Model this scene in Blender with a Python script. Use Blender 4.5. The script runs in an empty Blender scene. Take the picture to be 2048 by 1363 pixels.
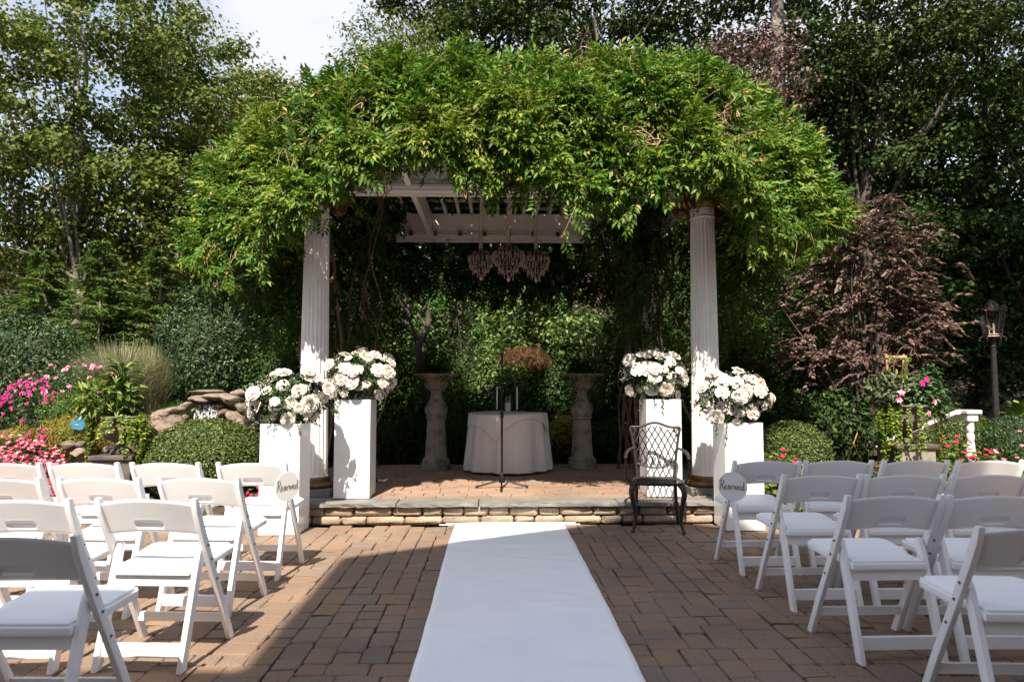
import bpy, bmesh, math
import numpy as np
from mathutils import Vector, Matrix

R = math.radians
SC = bpy.context.scene
COL = SC.collection
rng0 = np.random.default_rng(7)

# ------------------------------------------------------------------ camera
F = 1365.3                       # focal length in photo pixels (2048 wide)
CAM_H = 1.32
PITCH = math.atan((769 - 681.5) / F)
YAW = -math.atan(35 / F)
cd = bpy.data.cameras.new("camera")
cam = bpy.data.objects.new("camera", cd); COL.objects.link(cam)
cam.location = (0, 0, CAM_H)
cam.rotation_euler = (R(90) + PITCH, 0, YAW)
cd.sensor_width = 36; cd.lens = F / 2048 * 36
cd.clip_start = 0.05; cd.clip_end = 800
cd.dof.use_dof = True; cd.dof.focus_distance = 7.0; cd.dof.aperture_fstop = 3.2
SC.camera = cam
CM = cam.rotation_euler.to_matrix()

def ray(x, y):
    return CM @ Vector(((x - 1024) / F, -(y - 681.5) / F, -1))
def G(x, y, z=0.0):              # pixel -> point on the horizontal plane z
    d = ray(x, y); t = (z - CAM_H) / d.z
    return Vector((d.x * t, d.y * t, z))
def AT(x, y, Y):                 # pixel -> point on the vertical plane Y
    d = ray(x, y); t = Y / d.y
    return Vector((d.x * t, Y, CAM_H + d.z * t))

# ------------------------------------------------------------------ light
SUN_EL, SUN_AZ = R(53), R(10)    # sun behind the photographer, a little to the left
w = bpy.data.worlds.new("World"); SC.world = w; w.use_nodes = True
nt = w.node_tree; nt.nodes.clear()
out = nt.nodes.new("ShaderNodeOutputWorld"); bg = nt.nodes.new("ShaderNodeBackground")
sky = nt.nodes.new("ShaderNodeTexSky"); sky.sky_type = 'NISHITA'; sky.sun_disc = False
sky.sun_elevation = SUN_EL; sky.sun_rotation = R(180) + SUN_AZ
sky.air_density = 1.0; sky.dust_density = 1.5; sky.ozone_density = 1.0
tc = nt.nodes.new("ShaderNodeTexCoord")
nz = nt.nodes.new("ShaderNodeTexNoise"); nz.inputs["Scale"].default_value = 1.9
nz.inputs["Detail"].default_value = 6; nz.inputs["Roughness"].default_value = 0.55
rp = nt.nodes.new("ShaderNodeValToRGB")
rp.color_ramp.elements[0].position = 0.33; rp.color_ramp.elements[0].color = (0.35, 0.35, 0.35, 1)
rp.color_ramp.elements[1].position = 0.62; rp.color_ramp.elements[1].color = (0.93, 0.93, 0.93, 1)
mx = nt.nodes.new("ShaderNodeMix"); mx.data_type = 'RGBA'
nt.links.new(tc.outputs["Generated"], nz.inputs["Vector"])
nt.links.new(nz.outputs["Fac"], rp.inputs["Fac"])
nt.links.new(rp.outputs["Color"], mx.inputs["Factor"])
nt.links.new(sky.outputs["Color"], mx.inputs["A"])
nz2 = nt.nodes.new("ShaderNodeTexNoise"); nz2.inputs["Scale"].default_value = 4.2; nz2.inputs["Detail"].default_value = 5
cl2 = nt.nodes.new("ShaderNodeValToRGB")                 # cloud: soft grey to bright white
cl2.color_ramp.elements[0].position = .38; cl2.color_ramp.elements[0].color = (.70, .73, .80, 1)
cl2.color_ramp.elements[1].position = .60; cl2.color_ramp.elements[1].color = (1, 1, 1.04, 1)
clm = nt.nodes.new("ShaderNodeMix"); clm.data_type = 'RGBA'; clm.blend_type = 'MULTIPLY'; clm.inputs["Factor"].default_value = 1
clm.inputs["B"].default_value = (3.0, 3.05, 3.2, 1)
nt.links.new(tc.outputs["Generated"], nz2.inputs["Vector"]); nt.links.new(nz2.outputs["Fac"], cl2.inputs["Fac"])
nt.links.new(cl2.outputs["Color"], clm.inputs["A"]); nt.links.new(clm.outputs["Result"], mx.inputs["B"])
nt.links.new(mx.outputs["Result"], bg.inputs["Color"])
bg.inputs["Strength"].default_value = 0.10
nt.links.new(bg.outputs["Background"], out.inputs["Surface"])

sd = bpy.data.lights.new("sun", 'SUN'); sd.energy = 3.4; sd.angle = R(0.53); sd.color = (1.0, 0.90, 0.76)
sun = bpy.data.objects.new("sun", sd); COL.objects.link(sun)
SUNV = Vector((math.sin(SUN_AZ) * math.cos(SUN_EL), math.cos(SUN_AZ) * math.cos(SUN_EL), -math.sin(SUN_EL)))
sun.rotation_euler = SUNV.to_track_quat('-Z', 'Y').to_euler()
sun.location = (-4, -20, 30)
vs = SC.view_settings
vs.view_transform = 'Standard'; vs.look = 'None'; vs.gamma = 1; vs.exposure = 1.72; vs.use_curve_mapping = False

# ------------------------------------------------------------------ helpers: objects
def link(name, data, mat=None, parent=None, loc=(0, 0, 0), rot=(0, 0, 0), scale=(1, 1, 1)):
    o = bpy.data.objects.new(name, data); COL.objects.link(o)
    if mat is not None and data is not None and len(data.materials) == 0:
        data.materials.append(mat)
    o.location = loc; o.rotation_euler = rot; o.scale = scale
    if parent is not None: o.parent = parent
    return o
def tag(o, label=None, cat=None, group=None, kind=None):
    if label: o["label"] = label
    if cat: o["category"] = cat
    if group: o["group"] = group
    if kind: o["kind"] = kind
    return o
def thing(name, label, cat, loc=(0, 0, 0), rotz=0.0, group=None):
    return tag(link(name, None, loc=loc, rot=(0, 0, rotz)), label, cat, group)
def copy_tree(o, parent=None):
    c = o.copy(); COL.objects.link(c); c.parent = parent
    for ch in [k for k in o.children]:
        copy_tree(ch, c)
    return c

# ------------------------------------------------------------------ helpers: meshes
def np_mesh(name, V, Fc):
    V = np.asarray(V, np.float32); Fc = np.asarray(Fc, np.int32)
    m = bpy.data.meshes.new(name); n, k = Fc.shape
    m.vertices.add(len(V)); m.vertices.foreach_set("co", V.ravel())
    m.loops.add(n * k); m.loops.foreach_set("vertex_index", Fc.ravel())
    m.polygons.add(n); m.polygons.foreach_set("loop_start", np.arange(0, n * k, k, dtype=np.int32))
    m.update(calc_edges=True)
    return m

class MB:
    def __init__(s): s.v = []; s.f = []
    def add(s, V, Fs):
        o = len(s.v); s.v.extend([tuple(p) for p in V]); s.f.extend([tuple(i + o for i in f) for f in Fs]); return s
    def box(s, c, d, rot=None):
        h = [x / 2 for x in d]
        P = [Vector((sx * h[0], sy * h[1], sz * h[2])) for sz in (-1, 1) for sx, sy in ((-1, -1), (1, -1), (1, 1), (-1, 1))]
        if rot is not None: P = [rot @ p for p in P]
        c = Vector(c)
        return s.add([p + c for p in P], [(3, 2, 1, 0), (4, 5, 6, 7), (0, 1, 5, 4), (1, 2, 6, 5), (2, 3, 7, 6), (3, 0, 4, 7)])
    def skew(s, p0, p1, wx, wy):     # bar with horizontally cut ends
        V = []
        for p in (p0, p1):
            for sx, sy in ((-1, -1), (1, -1), (1, 1), (-1, 1)):
                V.append((p[0] + sx * wx / 2, p[1] + sy * wy / 2, p[2]))
        return s.add(V, [(3, 2, 1, 0), (4, 5, 6, 7), (0, 1, 5, 4), (1, 2, 6, 5), (2, 3, 7, 6), (3, 0, 4, 7)])
    def tube(s, pts, r, n=8, cap=True, closed=False):
        pts = [Vector(p) for p in pts]; m = len(pts)
        rs = r if hasattr(r, '__len__') else [r] * m
        T = []
        for i in range(m):
            a = pts[(i - 1) % m] if closed else pts[max(i - 1, 0)]
            b = pts[(i + 1) % m] if closed else pts[min(i + 1, m - 1)]
            t = (b - a); T.append(t.normalized() if t.length > 1e-9 else Vector((0, 0, 1)))
        up = Vector((0, 0, 1)) if abs(T[0].z) < .9 else Vector((1, 0, 0))
        u = T[0].cross(up).normalized(); V = []; o = len(s.v)
        for i in range(m):
            u = (u - T[i] * u.dot(T[i])); u = u.normalized() if u.length > 1e-6 else T[i].orthogonal().normalized()
            v = T[i].cross(u)
            for k in range(n):
                a = 2 * math.pi * k / n
                V.append(pts[i] + (u * math.cos(a) + v * math.sin(a)) * rs[i])
        Fs = []
        for i in range(m if closed else m - 1):
            j = (i + 1) % m
            for k in range(n):
                k2 = (k + 1) % n
                Fs.append((i * n + k, i * n + k2, j * n + k2, j * n + k))
        if cap and not closed:
            Fs.append(tuple(range(n - 1, -1, -1))); Fs.append(tuple((m - 1) * n + k for k in range(n)))
        return s.add(V, Fs)
    def lathe(s, prof, n=24, c=(0, 0, 0), rf=None, cap=True):
        V = []; m = len(prof)
        for i, (r, z) in enumerate(prof):
            for k in range(n):
                a = 2 * math.pi * k / n
                q = r * (rf(a, i / (m - 1), z) if rf else 1)
                V.append((c[0] + q * math.cos(a), c[1] + q * math.sin(a), c[2] + z))
        Fs = [(i * n + k, i * n + (k + 1) % n, (i + 1) * n + (k + 1) % n, (i + 1) * n + k) for i in range(m - 1) for k in range(n)]
        if cap:
            Fs.append(tuple(range(n - 1, -1, -1))); Fs.append(tuple((m - 1) * n + k for k in range(n)))
        return s.add(V, Fs)
    def mesh(s, name, smooth=None, bevel=0, seg=2, bang=30):
        m = bpy.data.meshes.new(name); m.from_pydata(s.v, [], s.f); m.update()
        if bevel:
            bm = bmesh.new(); bm.from_mesh(m)
            es = [e for e in bm.edges if len(e.link_faces) == 2 and e.calc_face_angle(0) > R(bang)]
            bmesh.ops.bevel(bm, geom=es, offset=bevel, segments=seg, affect='EDGES', profile=.6, clamp_overlap=True)
            bm.to_mesh(m); bm.free(); m.update()
        if smooth is not None:
            m.shade_smooth(); m.set_sharp_from_angle(angle=R(smooth))
        return m
    def obj(s, name, mat, parent=None, smooth=None, bevel=0, seg=2, **k):
        return link(name, s.mesh(name, smooth, bevel, seg), mat, parent, **k)

def crom(P, n=6):                # Catmull-Rom through points
    P = [Vector(p) for p in P]; Q = [P[0] * 2 - P[1]] + P + [P[-1] * 2 - P[-2]]; o = []
    for i in range(1, len(Q) - 2):
        for k in range(n):
            t = k / n; a, b, c, d = Q[i - 1], Q[i], Q[i + 1], Q[i + 2]
            o.append(.5 * ((2 * b) + (c - a) * t + (2 * a - 5 * b + 4 * c - d) * t * t + (3 * b - a - 3 * c + d) * t ** 3))
    o.append(P[-1]); return o

def nrm(a):
    return a / np.maximum(np.linalg.norm(a, axis=-1, keepdims=True), 1e-9)
def bc(x, n):
    return np.broadcast_to(np.asarray(x, float), (n,))[:, None]
def leaves(P, D, N, L, W, droop=.15, fold=.18, six=False):
    """folded leaves as numpy verts/faces: one island for each leaf"""
    n = len(P); L = bc(L, n); W = bc(W, n)
    D = nrm(D); S = nrm(np.cross(D, N)); N = nrm(np.cross(S, D))
    tip = P + D * L - N * droop * L
    if not six:
        mid = P + D * L * .42
        V = np.stack([P, mid + S * W / 2 + N * fold * W, tip, mid - S * W / 2 + N * fold * W], 1).reshape(-1, 3)
        b = (np.arange(n) * 4)[:, None]
        Fc = np.concatenate([b + np.array([[0, 3, 2]]), b + np.array([[0, 2, 1]])], 0)
    else:
        a1 = P + D * L * .28 + N * fold * W * .8; a2 = P + D * L * .66 + N * (fold * W * .8 - droop * L[:, :] * .35)
        V = np.stack([P, a1 + S * W * .47, a2 + S * W * .40, tip, a2 - S * W * .40, a1 - S * W * .47], 1).reshape(-1, 3)
        b = (np.arange(n) * 6)[:, None]
        Fc = np.concatenate([b + np.array([[0, 5, 4, 3]]), b + np.array([[0, 3, 2, 1]])], 0)
    return V, Fc
def cat(parts):
    Vs, Fs, o = [], [], 0
    for V, Fc in parts:
        Vs.append(V); Fs.append(Fc + o); o += len(V)
    return np.concatenate(Vs), np.concatenate(Fs)
def rdir(rng, n):
    return nrm(rng.normal(size=(n, 3)))
def orth(rng, N, down=.4):
    D = rng.normal(size=N.shape); D[:, 2] -= down
    D -= N * np.sum(D * N, 1, keepdims=True)
    return nrm(D)
def clump_leaves(rng, C, cr, per, flat=.6, up=.7):
    """points and normals of leaves gathered in clumps around centres C"""
    C = np.asarray(C); n = len(C)
    sz = rng.uniform(.6, 1.3, n)
    idx = np.repeat(np.arange(n), np.maximum((per * sz ** 2).astype(int), 3))
    off = rng.normal(size=(len(idx), 3)) * .5; off[:, 2] *= flat
    P = C[idx] + off * cr * sz[idx][:, None]
    N = nrm(nrm(off) * .7 + np.array([0, 0, up]) + rng.normal(size=off.shape) * .45)
    return P, N
def ell_pts(rng, n, c, r, lo=.45, hi=1.0, half=False):
    d = rdir(rng, n)
    if half: d[:, 2] = np.abs(d[:, 2])
    return np.asarray(c) + d * np.asarray(r) * rng.uniform(lo ** 2, hi ** 2, (n, 1)) ** .5

# ------------------------------------------------------------------ materials
def s2l(*c):
    return tuple(((x / 255 + .055) / 1.055) ** 2.4 if x > 10 else x / 255 / 12.92 for x in c)
def pmat(name, col, rough=.6, metal=0, spec=.5, var=None, vscale=6, vdet=6, bump=0, bscale=40, bdist=.01, coat=0, vramp=(.35, .65), trans=0, rnd=0, ior=1.45):
    m = bpy.data.materials.new(name); m.use_nodes = True; t = m.node_tree; b = t.nodes["Principled BSDF"]
    b.inputs["Base Color"].default_value = (*col, 1); b.inputs["Roughness"].default_value = rough
    b.inputs["Metallic"].default_value = metal; b.inputs["Specular IOR Level"].default_value = spec
    b.inputs["Coat Weight"].default_value = coat; b.inputs["Transmission Weight"].default_value = trans; b.inputs["IOR"].default_value = ior
    co = t.nodes.new("ShaderNodeTexCoord"); last = None
    if var:
        n = t.nodes.new("ShaderNodeTexNoise"); n.inputs["Scale"].default_value = vscale; n.inputs["Detail"].default_value = vdet
        t.links.new(co.outputs["Object"], n.inputs["Vector"])
        r = t.nodes.new("ShaderNodeValToRGB")
        r.color_ramp.elements[0].position = vramp[0]; r.color_ramp.elements[0].color = (*col, 1)
        r.color_ramp.elements[1].position = vramp[1]; r.color_ramp.elements[1].color = (*var, 1)
        t.links.new(n.outputs["Fac"], r.inputs["Fac"]); last = r.outputs["Color"]
        t.links.new(last, b.inputs["Base Color"])
    if rnd:
        oi = t.nodes.new("ShaderNodeObjectInfo"); h = t.nodes.new("ShaderNodeHueSaturation")
        mp = t.nodes.new("ShaderNodeMapRange"); mp.inputs["To Min"].default_value = 1 - rnd; mp.inputs["To Max"].default_value = 1 + rnd
        t.links.new(oi.outputs["Random"], mp.inputs["Value"]); t.links.new(mp.outputs["Result"], h.inputs["Value"])
        h.inputs["Color"].default_value = (*col, 1)
        if last: t.links.new(last, h.inputs["Color"])
        t.links.new(h.outputs["Color"], b.inputs["Base Color"])
    if bump:
        n2 = t.nodes.new("ShaderNodeTexNoise"); n2.inputs["Scale"].default_value = bscale; n2.inputs["Detail"].default_value = 8
        t.links.new(co.outputs["Object"], n2.inputs["Vector"])
        bp = t.nodes.new("ShaderNodeBump"); bp.inputs["Strength"].default_value = bump; bp.inputs["Distance"].default_value = bdist
        t.links.new(n2.outputs["Fac"], bp.inputs["Height"]); t.links.new(bp.outputs["Normal"], b.inputs["Normal"])
    return m
def leafmat(name, ramp, trans=.3, rough=.45, patch=None, pscale=.8, spec=.4):
    """colour from a ramp by leaf (mesh island); some leaves in patches take the second colour set"""
    m = bpy.data.materials.new(name); m.use_nodes = True; t = m.node_tree; b = t.nodes["Principled BSDF"]
    g = t.nodes.new("ShaderNodeNewGeometry"); r = t.nodes.new("ShaderNodeValToRGB")
    e = r.color_ramp.elements
    while len(e) < len(ramp): e.new(.5)
    for k, (p, c) in enumerate(ramp): e[k].position = p; e[k].color = (*c, 1)
    t.links.new(g.outputs["Random Per Island"], r.inputs["Fac"]); c = r.outputs["Color"]
    if patch:
        co = t.nodes.new("ShaderNodeTexCoord"); n = t.nodes.new("ShaderNodeTexNoise"); n.inputs["Scale"].default_value = pscale; n.inputs["Detail"].default_value = 3
        t.links.new(co.outputs["Object"], n.inputs["Vector"])
        q = t.nodes.new("ShaderNodeValToRGB"); q.color_ramp.elements[0].position = .5; q.color_ramp.elements[1].position = .68
        t.links.new(n.outputs["Fac"], q.inputs["Fac"])
        mu = t.nodes.new("ShaderNodeMath"); mu.operation = 'MULTIPLY'
        t.links.new(q.outputs["Color"], mu.inputs[0]); t.links.new(g.outputs["Random Per Island"], mu.inputs[1])
        mx = t.nodes.new("ShaderNodeMix"); mx.data_type = 'RGBA'; mx.inputs["B"].default_value = (*patch, 1)
        t.links.new(mu.outputs[0], mx.inputs["Factor"]); t.links.new(c, mx.inputs["A"]); c = mx.outputs["Result"]
    t.links.new(c, b.inputs["Base Color"]); b.inputs["Roughness"].default_value = rough; b.inputs["Specular IOR Level"].default_value = spec
    if trans:
        tr = t.nodes.new("ShaderNodeBsdfTranslucent"); ms = t.nodes.new("ShaderNodeMixShader"); ms.inputs[0].default_value = trans
        t.links.new(c, tr.inputs["Color"]); t.links.new(b.outputs[0], ms.inputs[1]); t.links.new(tr.outputs[0], ms.inputs[2])
        t.links.new(ms.outputs[0], t.nodes["Material Output"].inputs["Surface"])
    return m
def rampg(dark, light, accent=None, frac=.08):
    mid = tuple((a + b) / 2 for a, b in zip(dark, light))
    r = [(0, dark), (.5, mid), (.92 - frac, light)]
    if accent: r += [(1 - frac + .01, accent)]
    return r

M = {}
M['resin'] = pmat('white_resin', (.86, .85, .85), .38, var=(.83, .82, .82), vscale=3, bump=.05, bscale=300, bdist=.001)
M['vinyl'] = pmat('white_vinyl', (.84, .85, .86), .45, bump=.08, bscale=250, bdist=.001)
M['paint'] = pmat('white_paint', (.84, .81, .78), .45, var=(.79, .76, .72), vscale=2.5, bump=.05, bscale=60)
M['column'] = pmat('column_paint', (.82, .80, .78), .42, var=(.75, .72, .69), vscale=1.5, bump=.06, bscale=50)
M['plinth'] = pmat('pedestal_gloss_white', (.82, .82, .82), .18, coat=.3, var=(.79, .785, .78), vscale=1.2)
M['runner'] = pmat('runner_fabric', (.90, .91, .93), .5, var=(.86, .87, .90), vscale=2.2, vramp=(.4, .75), bump=.8, bscale=5, bdist=.016)
M['cloth'] = pmat('table_linen', (.66, .62, .59), .8, bump=.1, bscale=600, bdist=.001)
M['bronze'] = pmat('bronze_paint', (.11, .065, .03), .38, metal=.6, var=(.22, .13, .05), vscale=9, bump=.2, bscale=50)
M['iron'] = pmat('dark_iron', (.020, .017, .016), .42, metal=.3, var=(.036, .028, .024), vscale=30, bump=.15, bscale=200, bdist=.002)
M['black'] = pmat('black_metal', (.012, .012, .013), .35, metal=.3)
M['rubber'] = pmat('black_rubber', (.01, .01, .01), .8)
M['steel'] = pmat('bolt_steel', (.12, .12, .13), .4, metal=.8)
M['bluestone'] = pmat('bluestone', (.135, .138, .132), .75, var=(.20, .19, .168), vscale=5, bump=.35, bscale=25)
M['wallstone'] = pmat('wall_stone', (.25, .185, .13), .9, var=(.35, .275, .20), vscale=9, bump=.8, bscale=60, bdist=.012, rnd=.16)
M['rock'] = pmat('garden_rock', (.11, .078, .058), .85, var=(.22, .17, .135), vscale=5, bump=.7, bscale=14, bdist=.03, rnd=.3)
M['soil'] = pmat('mulch_soil', (.045, .03, .02), .95, var=(.09, .06, .04), vscale=9, bump=.9, bscale=40, bdist=.03)
M['caststone'] = pmat('weathered_cast_stone', (.27, .235, .19), .9, var=(.075, .068, .056), vscale=7, vdet=9, vramp=(.48, .75), bump=.5, bscale=40)
M['urn'] = pmat('dark_urn_stone', (.055, .05, .046), .75, var=(.13, .10, .08), vscale=6, bump=.4, bscale=30)
M['wax'] = pmat('candle_wax', (.78, .75, .70), .5)
def thin_glass(name, fac=.07):
    m = bpy.data.materials.new(name); m.use_nodes = True; t = m.node_tree; t.nodes.remove(t.nodes["Principled BSDF"])
    a = t.nodes.new("ShaderNodeBsdfTransparent"); b = t.nodes.new("ShaderNodeBsdfGlossy"); b.inputs["Roughness"].default_value = .08; x = t.nodes.new("ShaderNodeMixShader"); x.inputs[0].default_value = fac
    a.inputs["Color"].default_value = (.93, .95, .94, 1)
    t.links.new(a.outputs[0], x.inputs[1]); t.links.new(b.outputs[0], x.inputs[2]); t.links.new(x.outputs[0], t.nodes["Material Output"].inputs["Surface"]); return m
M['glass'] = thin_glass('clear_glass')
M['crystal'] = pmat('chandelier_crystal', (.52, .45, .375), .15, trans=.0, spec=1.0)
M['rope'] = pmat('cord_cover', (.66, .58, .46), .9, var=(.52, .44, .33), vscale=30, bump=.5, bscale=90)
M['bark'] = pmat('grey_bark', (.13, .105, .085), .95, var=(.30, .27, .235), vscale=5, bump=.8, bscale=14, bdist=.03)
M['palebark'] = pmat('pale_plane_bark', (.16, .142, .118), .9, var=(.08, .068, .054), vscale=3.5, vramp=(.45, .6), bump=.5, bscale=10, bdist=.02)
M['darkbark'] = pmat('dark_bark', (.045, .035, .028), .95, var=(.085, .07, .055), vscale=6, bump=.8, bscale=16, bdist=.03)
M['stem'] = pmat('vine_stem', (.085, .052, .034), .9, var=(.17, .11, .07), vscale=9, bump=.5, bscale=40)
M['drystem'] = pmat('dry_stem', (.38, .27, .16), .9, var=(.24, .15, .08), vscale=7)
M['cedar'] = pmat('trellis_wood', (.55, .30, .13), .75, var=(.42, .21, .09), vscale=12, bump=.3, bscale=40)
M['blue'] = pmat('blue_glazed_metal', (.03, .14, .25), .3, var=(.07, .24, .36), vscale=8)
M['bluepale'] = pmat('pale_blue_paint', (.22, .42, .50), .35)
M['lampmetal'] = pmat('lamp_post_metal', (.030, .026, .024), .42, metal=.5, var=(.055, .046, .042), vscale=20, bump=.2, bscale=60)
M['lampgilt'] = pmat('lamp_worn_metal', (.085, .062, .05), .45, metal=.6, var=(.03, .025, .022), vscale=30)
M['amber'] = pmat('bulb_frosted', (.72, .62, .48), .3)
M['water'] = pmat('falling_water', (.78, .80, .82), .12, trans=.55, bump=.5, bscale=35)
M['ink'] = pmat('gold_brown_ink', (.20, .105, .045), .45)
M['signwhite'] = pmat('sign_board', (.66, .65, .64), .4)
M['string'] = pmat('white_string', (.75, .74, .72), .8)
M['facade'] = pmat('facade_stucco', (.26, .21, .17), .85, bump=.3, bscale=30)
M['shingle'] = pmat('roof_shingle', (.10, .09, .085), .9, var=(.14, .125, .115), vscale=12)
M['pane'] = pmat('window_glass', (.03, .035, .04), .05)
M['florawhite'] = pmat('white_petals', (.62, .565, .48), .6, var=(.66, .625, .57), vscale=9, rnd=.06)
M['blush'] = pmat('blush_petals', (.64, .52, .43), .6, var=(.67, .59, .51), vscale=9, rnd=.06)

def flower_mat(name, c1, c2=None, c3=None):
    cs = [c for c in (c1, c2 or c1, c3 or c1)]
    return leafmat(name, [(0, cs[0]), (.34, cs[0]), (.38, cs[1]), (.68, cs[1]), (.72, cs[2])], trans=.2, rough=.6)
M['f_magenta'] = flower_mat('magenta_petals', (.62, .02, .22), (.55, .01, .30), (.70, .03, .16))
M['f_mix'] = flower_mat('mixed_red_white_petals', (.55, .015, .05), (.62, .34, .38), (.56, .04, .11))
M['f_red'] = flower_mat('red_petals', (.70, .015, .06), (.62, .01, .08), (.72, .03, .10))
M['f_pink'] = flower_mat('pink_petals', (.72, .16, .30), (.78, .45, .50), (.68, .10, .22))
M['f_white'] = flower_mat('white_small_petals', (.66, .63, .56))
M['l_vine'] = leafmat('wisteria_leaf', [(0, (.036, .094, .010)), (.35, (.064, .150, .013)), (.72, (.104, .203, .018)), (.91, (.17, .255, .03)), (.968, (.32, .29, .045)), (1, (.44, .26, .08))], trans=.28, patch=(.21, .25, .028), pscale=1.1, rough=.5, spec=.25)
M['l_shade'] = leafmat('vine_leaf_shade_tint', rampg((.018, .044, .007), (.048, .090, .014)), trans=.2, rough=.65, spec=.12)  # vine leaf in darker greens, shade painted in; dark evergreens wear it too
M['l_plane'] = leafmat('plane_leaf', rampg((.052, .088, .013), (.135, .180, .030), (.22, .21, .045), .07), trans=.3, rough=.6, spec=.2)
M['l_plane2'] = leafmat('plane_leaf_far', rampg((.062, .100, .015), (.150, .190, .034), (.24, .22, .05), .06), trans=.3, rough=.6, spec=.2)
M['l_dark'] = leafmat('maple_leaf_dark', rampg((.016, .034, .007), (.046, .076, .014), (.13, .155, .035), .07), trans=.22, rough=.6, spec=.15)
M['l_wood'] = leafmat('woodland_leaf', rampg((.014, .034, .009), (.042, .082, .018), (.10, .15, .035), .08), trans=.22, rough=.6, spec=.15)
M['l_purple'] = leafmat('purple_leaf', [(0, (.070, .042, .037)), (.5, (.135, .083, .070)), (.88, (.20, .132, .108)), (1, (.28, .18, .12))], trans=.15, rough=.5, spec=.3)
M['l_box'] = leafmat('boxwood_leaf', rampg((.030, .062, .010), (.095, .14, .024), (.20, .22, .05), .08), trans=.2)
M['l_conifer'] = leafmat('conifer_spray', rampg((.042, .095, .015), (.105, .185, .028), (.17, .22, .035), .06), trans=.25, spec=.2)
M['l_holly'] = leafmat('holly_leaf', rampg((.014, .038, .011), (.042, .085, .024), (.09, .14, .05), .05), trans=.1, rough=.4, spec=.3)
M['l_bright'] = leafmat('bright_leaf', rampg((.055, .11, .014), (.14, .22, .03), (.25, .25, .05), .08), trans=.3)
M['l_jenny'] = leafmat('creeping_jenny_leaf', rampg((.055, .11, .010), (.135, .20, .017), (.30, .29, .03), .09), trans=.3)
M['l_gold'] = leafmat('golden_thread_leaf', rampg((.20, .18, .02), (.38, .32, .04), (.45, .34, .06), .1), trans=.3)
M['l_orange'] = leafmat('orange_maple_leaf', rampg((.10, .045, .018), (.22, .105, .042), (.28, .17, .07), .1), trans=.3)
M['l_coleus'] = leafmat('grey_green_leaf', rampg((.055, .075, .035), (.12, .15, .065), (.20, .17, .10), .08), trans=.2)
M['l_bed'] = leafmat('bedding_leaf', rampg((.022, .058, .014), (.060, .12, .03)), trans=.25)
M['l_rose'] = leafmat('bouquet_leaf', rampg((.016, .040, .012), (.045, .085, .022), (.12, .15, .05), .1), trans=.15)
M['l_reed'] = leafmat('reed_blade', rampg((.20, .22, .10), (.42, .42, .25), (.52, .48, .30), .1), trans=.3)
M['l_green'] = leafmat('fresh_green_leaf', rampg((.030, .085, .012), (.075, .16, .025)), trans=.3)
M['inner'] = pmat('inner_foliage_shadow', (.020, .034, .010), .9, var=(.035, .055, .016), vscale=30, bump=1.0, bscale=45, bdist=.03)  # shade between the leaves put into a dark green core colour
M['l_dogwood'] = leafmat('dogwood_leaf', rampg((.055, .115, .018), (.135, .225, .045), (.22, .28, .09), .1), trans=.3)
# ================================================================== SETTING
def sstep(a, b, x):
    t = np.clip((np.asarray(x, float) - a) / (b - a), 0, 1); return t * t * (3 - 2 * t)
def H(x, y):
    """height of the garden ground"""
    x = np.asarray(x, float); y = np.asarray(y, float)
    base = -.07 + .10 * sstep(6.75, 7.1, y)
    left = sstep(-2.7, -3.9, x) * sstep(7.2, 9.3, y) * .62
    right = sstep(2.9, 4.2, x) * sstep(7.6, 10, y) * .18
    back = sstep(10.1, 13.5, y) * .45 + sstep(17, 42, y) * 9
    inner = (np.abs(x - .16) < 2.75) & (y < 10.0)
    z = base + np.maximum(np.maximum(left, right), back)
    z = z + .03 * np.sin(x * 2.3 + y) * np.sin(y * 1.9 - x) * sstep(7.2, 8.5, y)
    return np.where(inner, -.07, z)
def hz(x, y): return float(H(x, y))

xs = np.unique(np.concatenate([np.linspace(-250, -16, 14), np.linspace(-16, 16, 110), np.linspace(16, 250, 14)]))
ys = np.unique(np.concatenate([np.linspace(-120, 5, 12), np.linspace(5, 24, 80), np.linspace(24, 60, 20), np.linspace(66, 400, 10)]))
X, Y = np.meshgrid(xs, ys); Z = H(X, Y)
nx, ny = len(xs), len(ys)
i, j = np.meshgrid(np.arange(nx - 1), np.arange(ny - 1)); a = (j * nx + i).ravel()
gm = np_mesh('ground', np.stack([X.ravel(), Y.ravel(), Z.ravel()], 1), np.stack([a, a + 1, a + nx + 1, a + nx], 1))
gm.shade_smooth()
tag(link('ground', gm, M['soil']), kind='structure')

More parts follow.
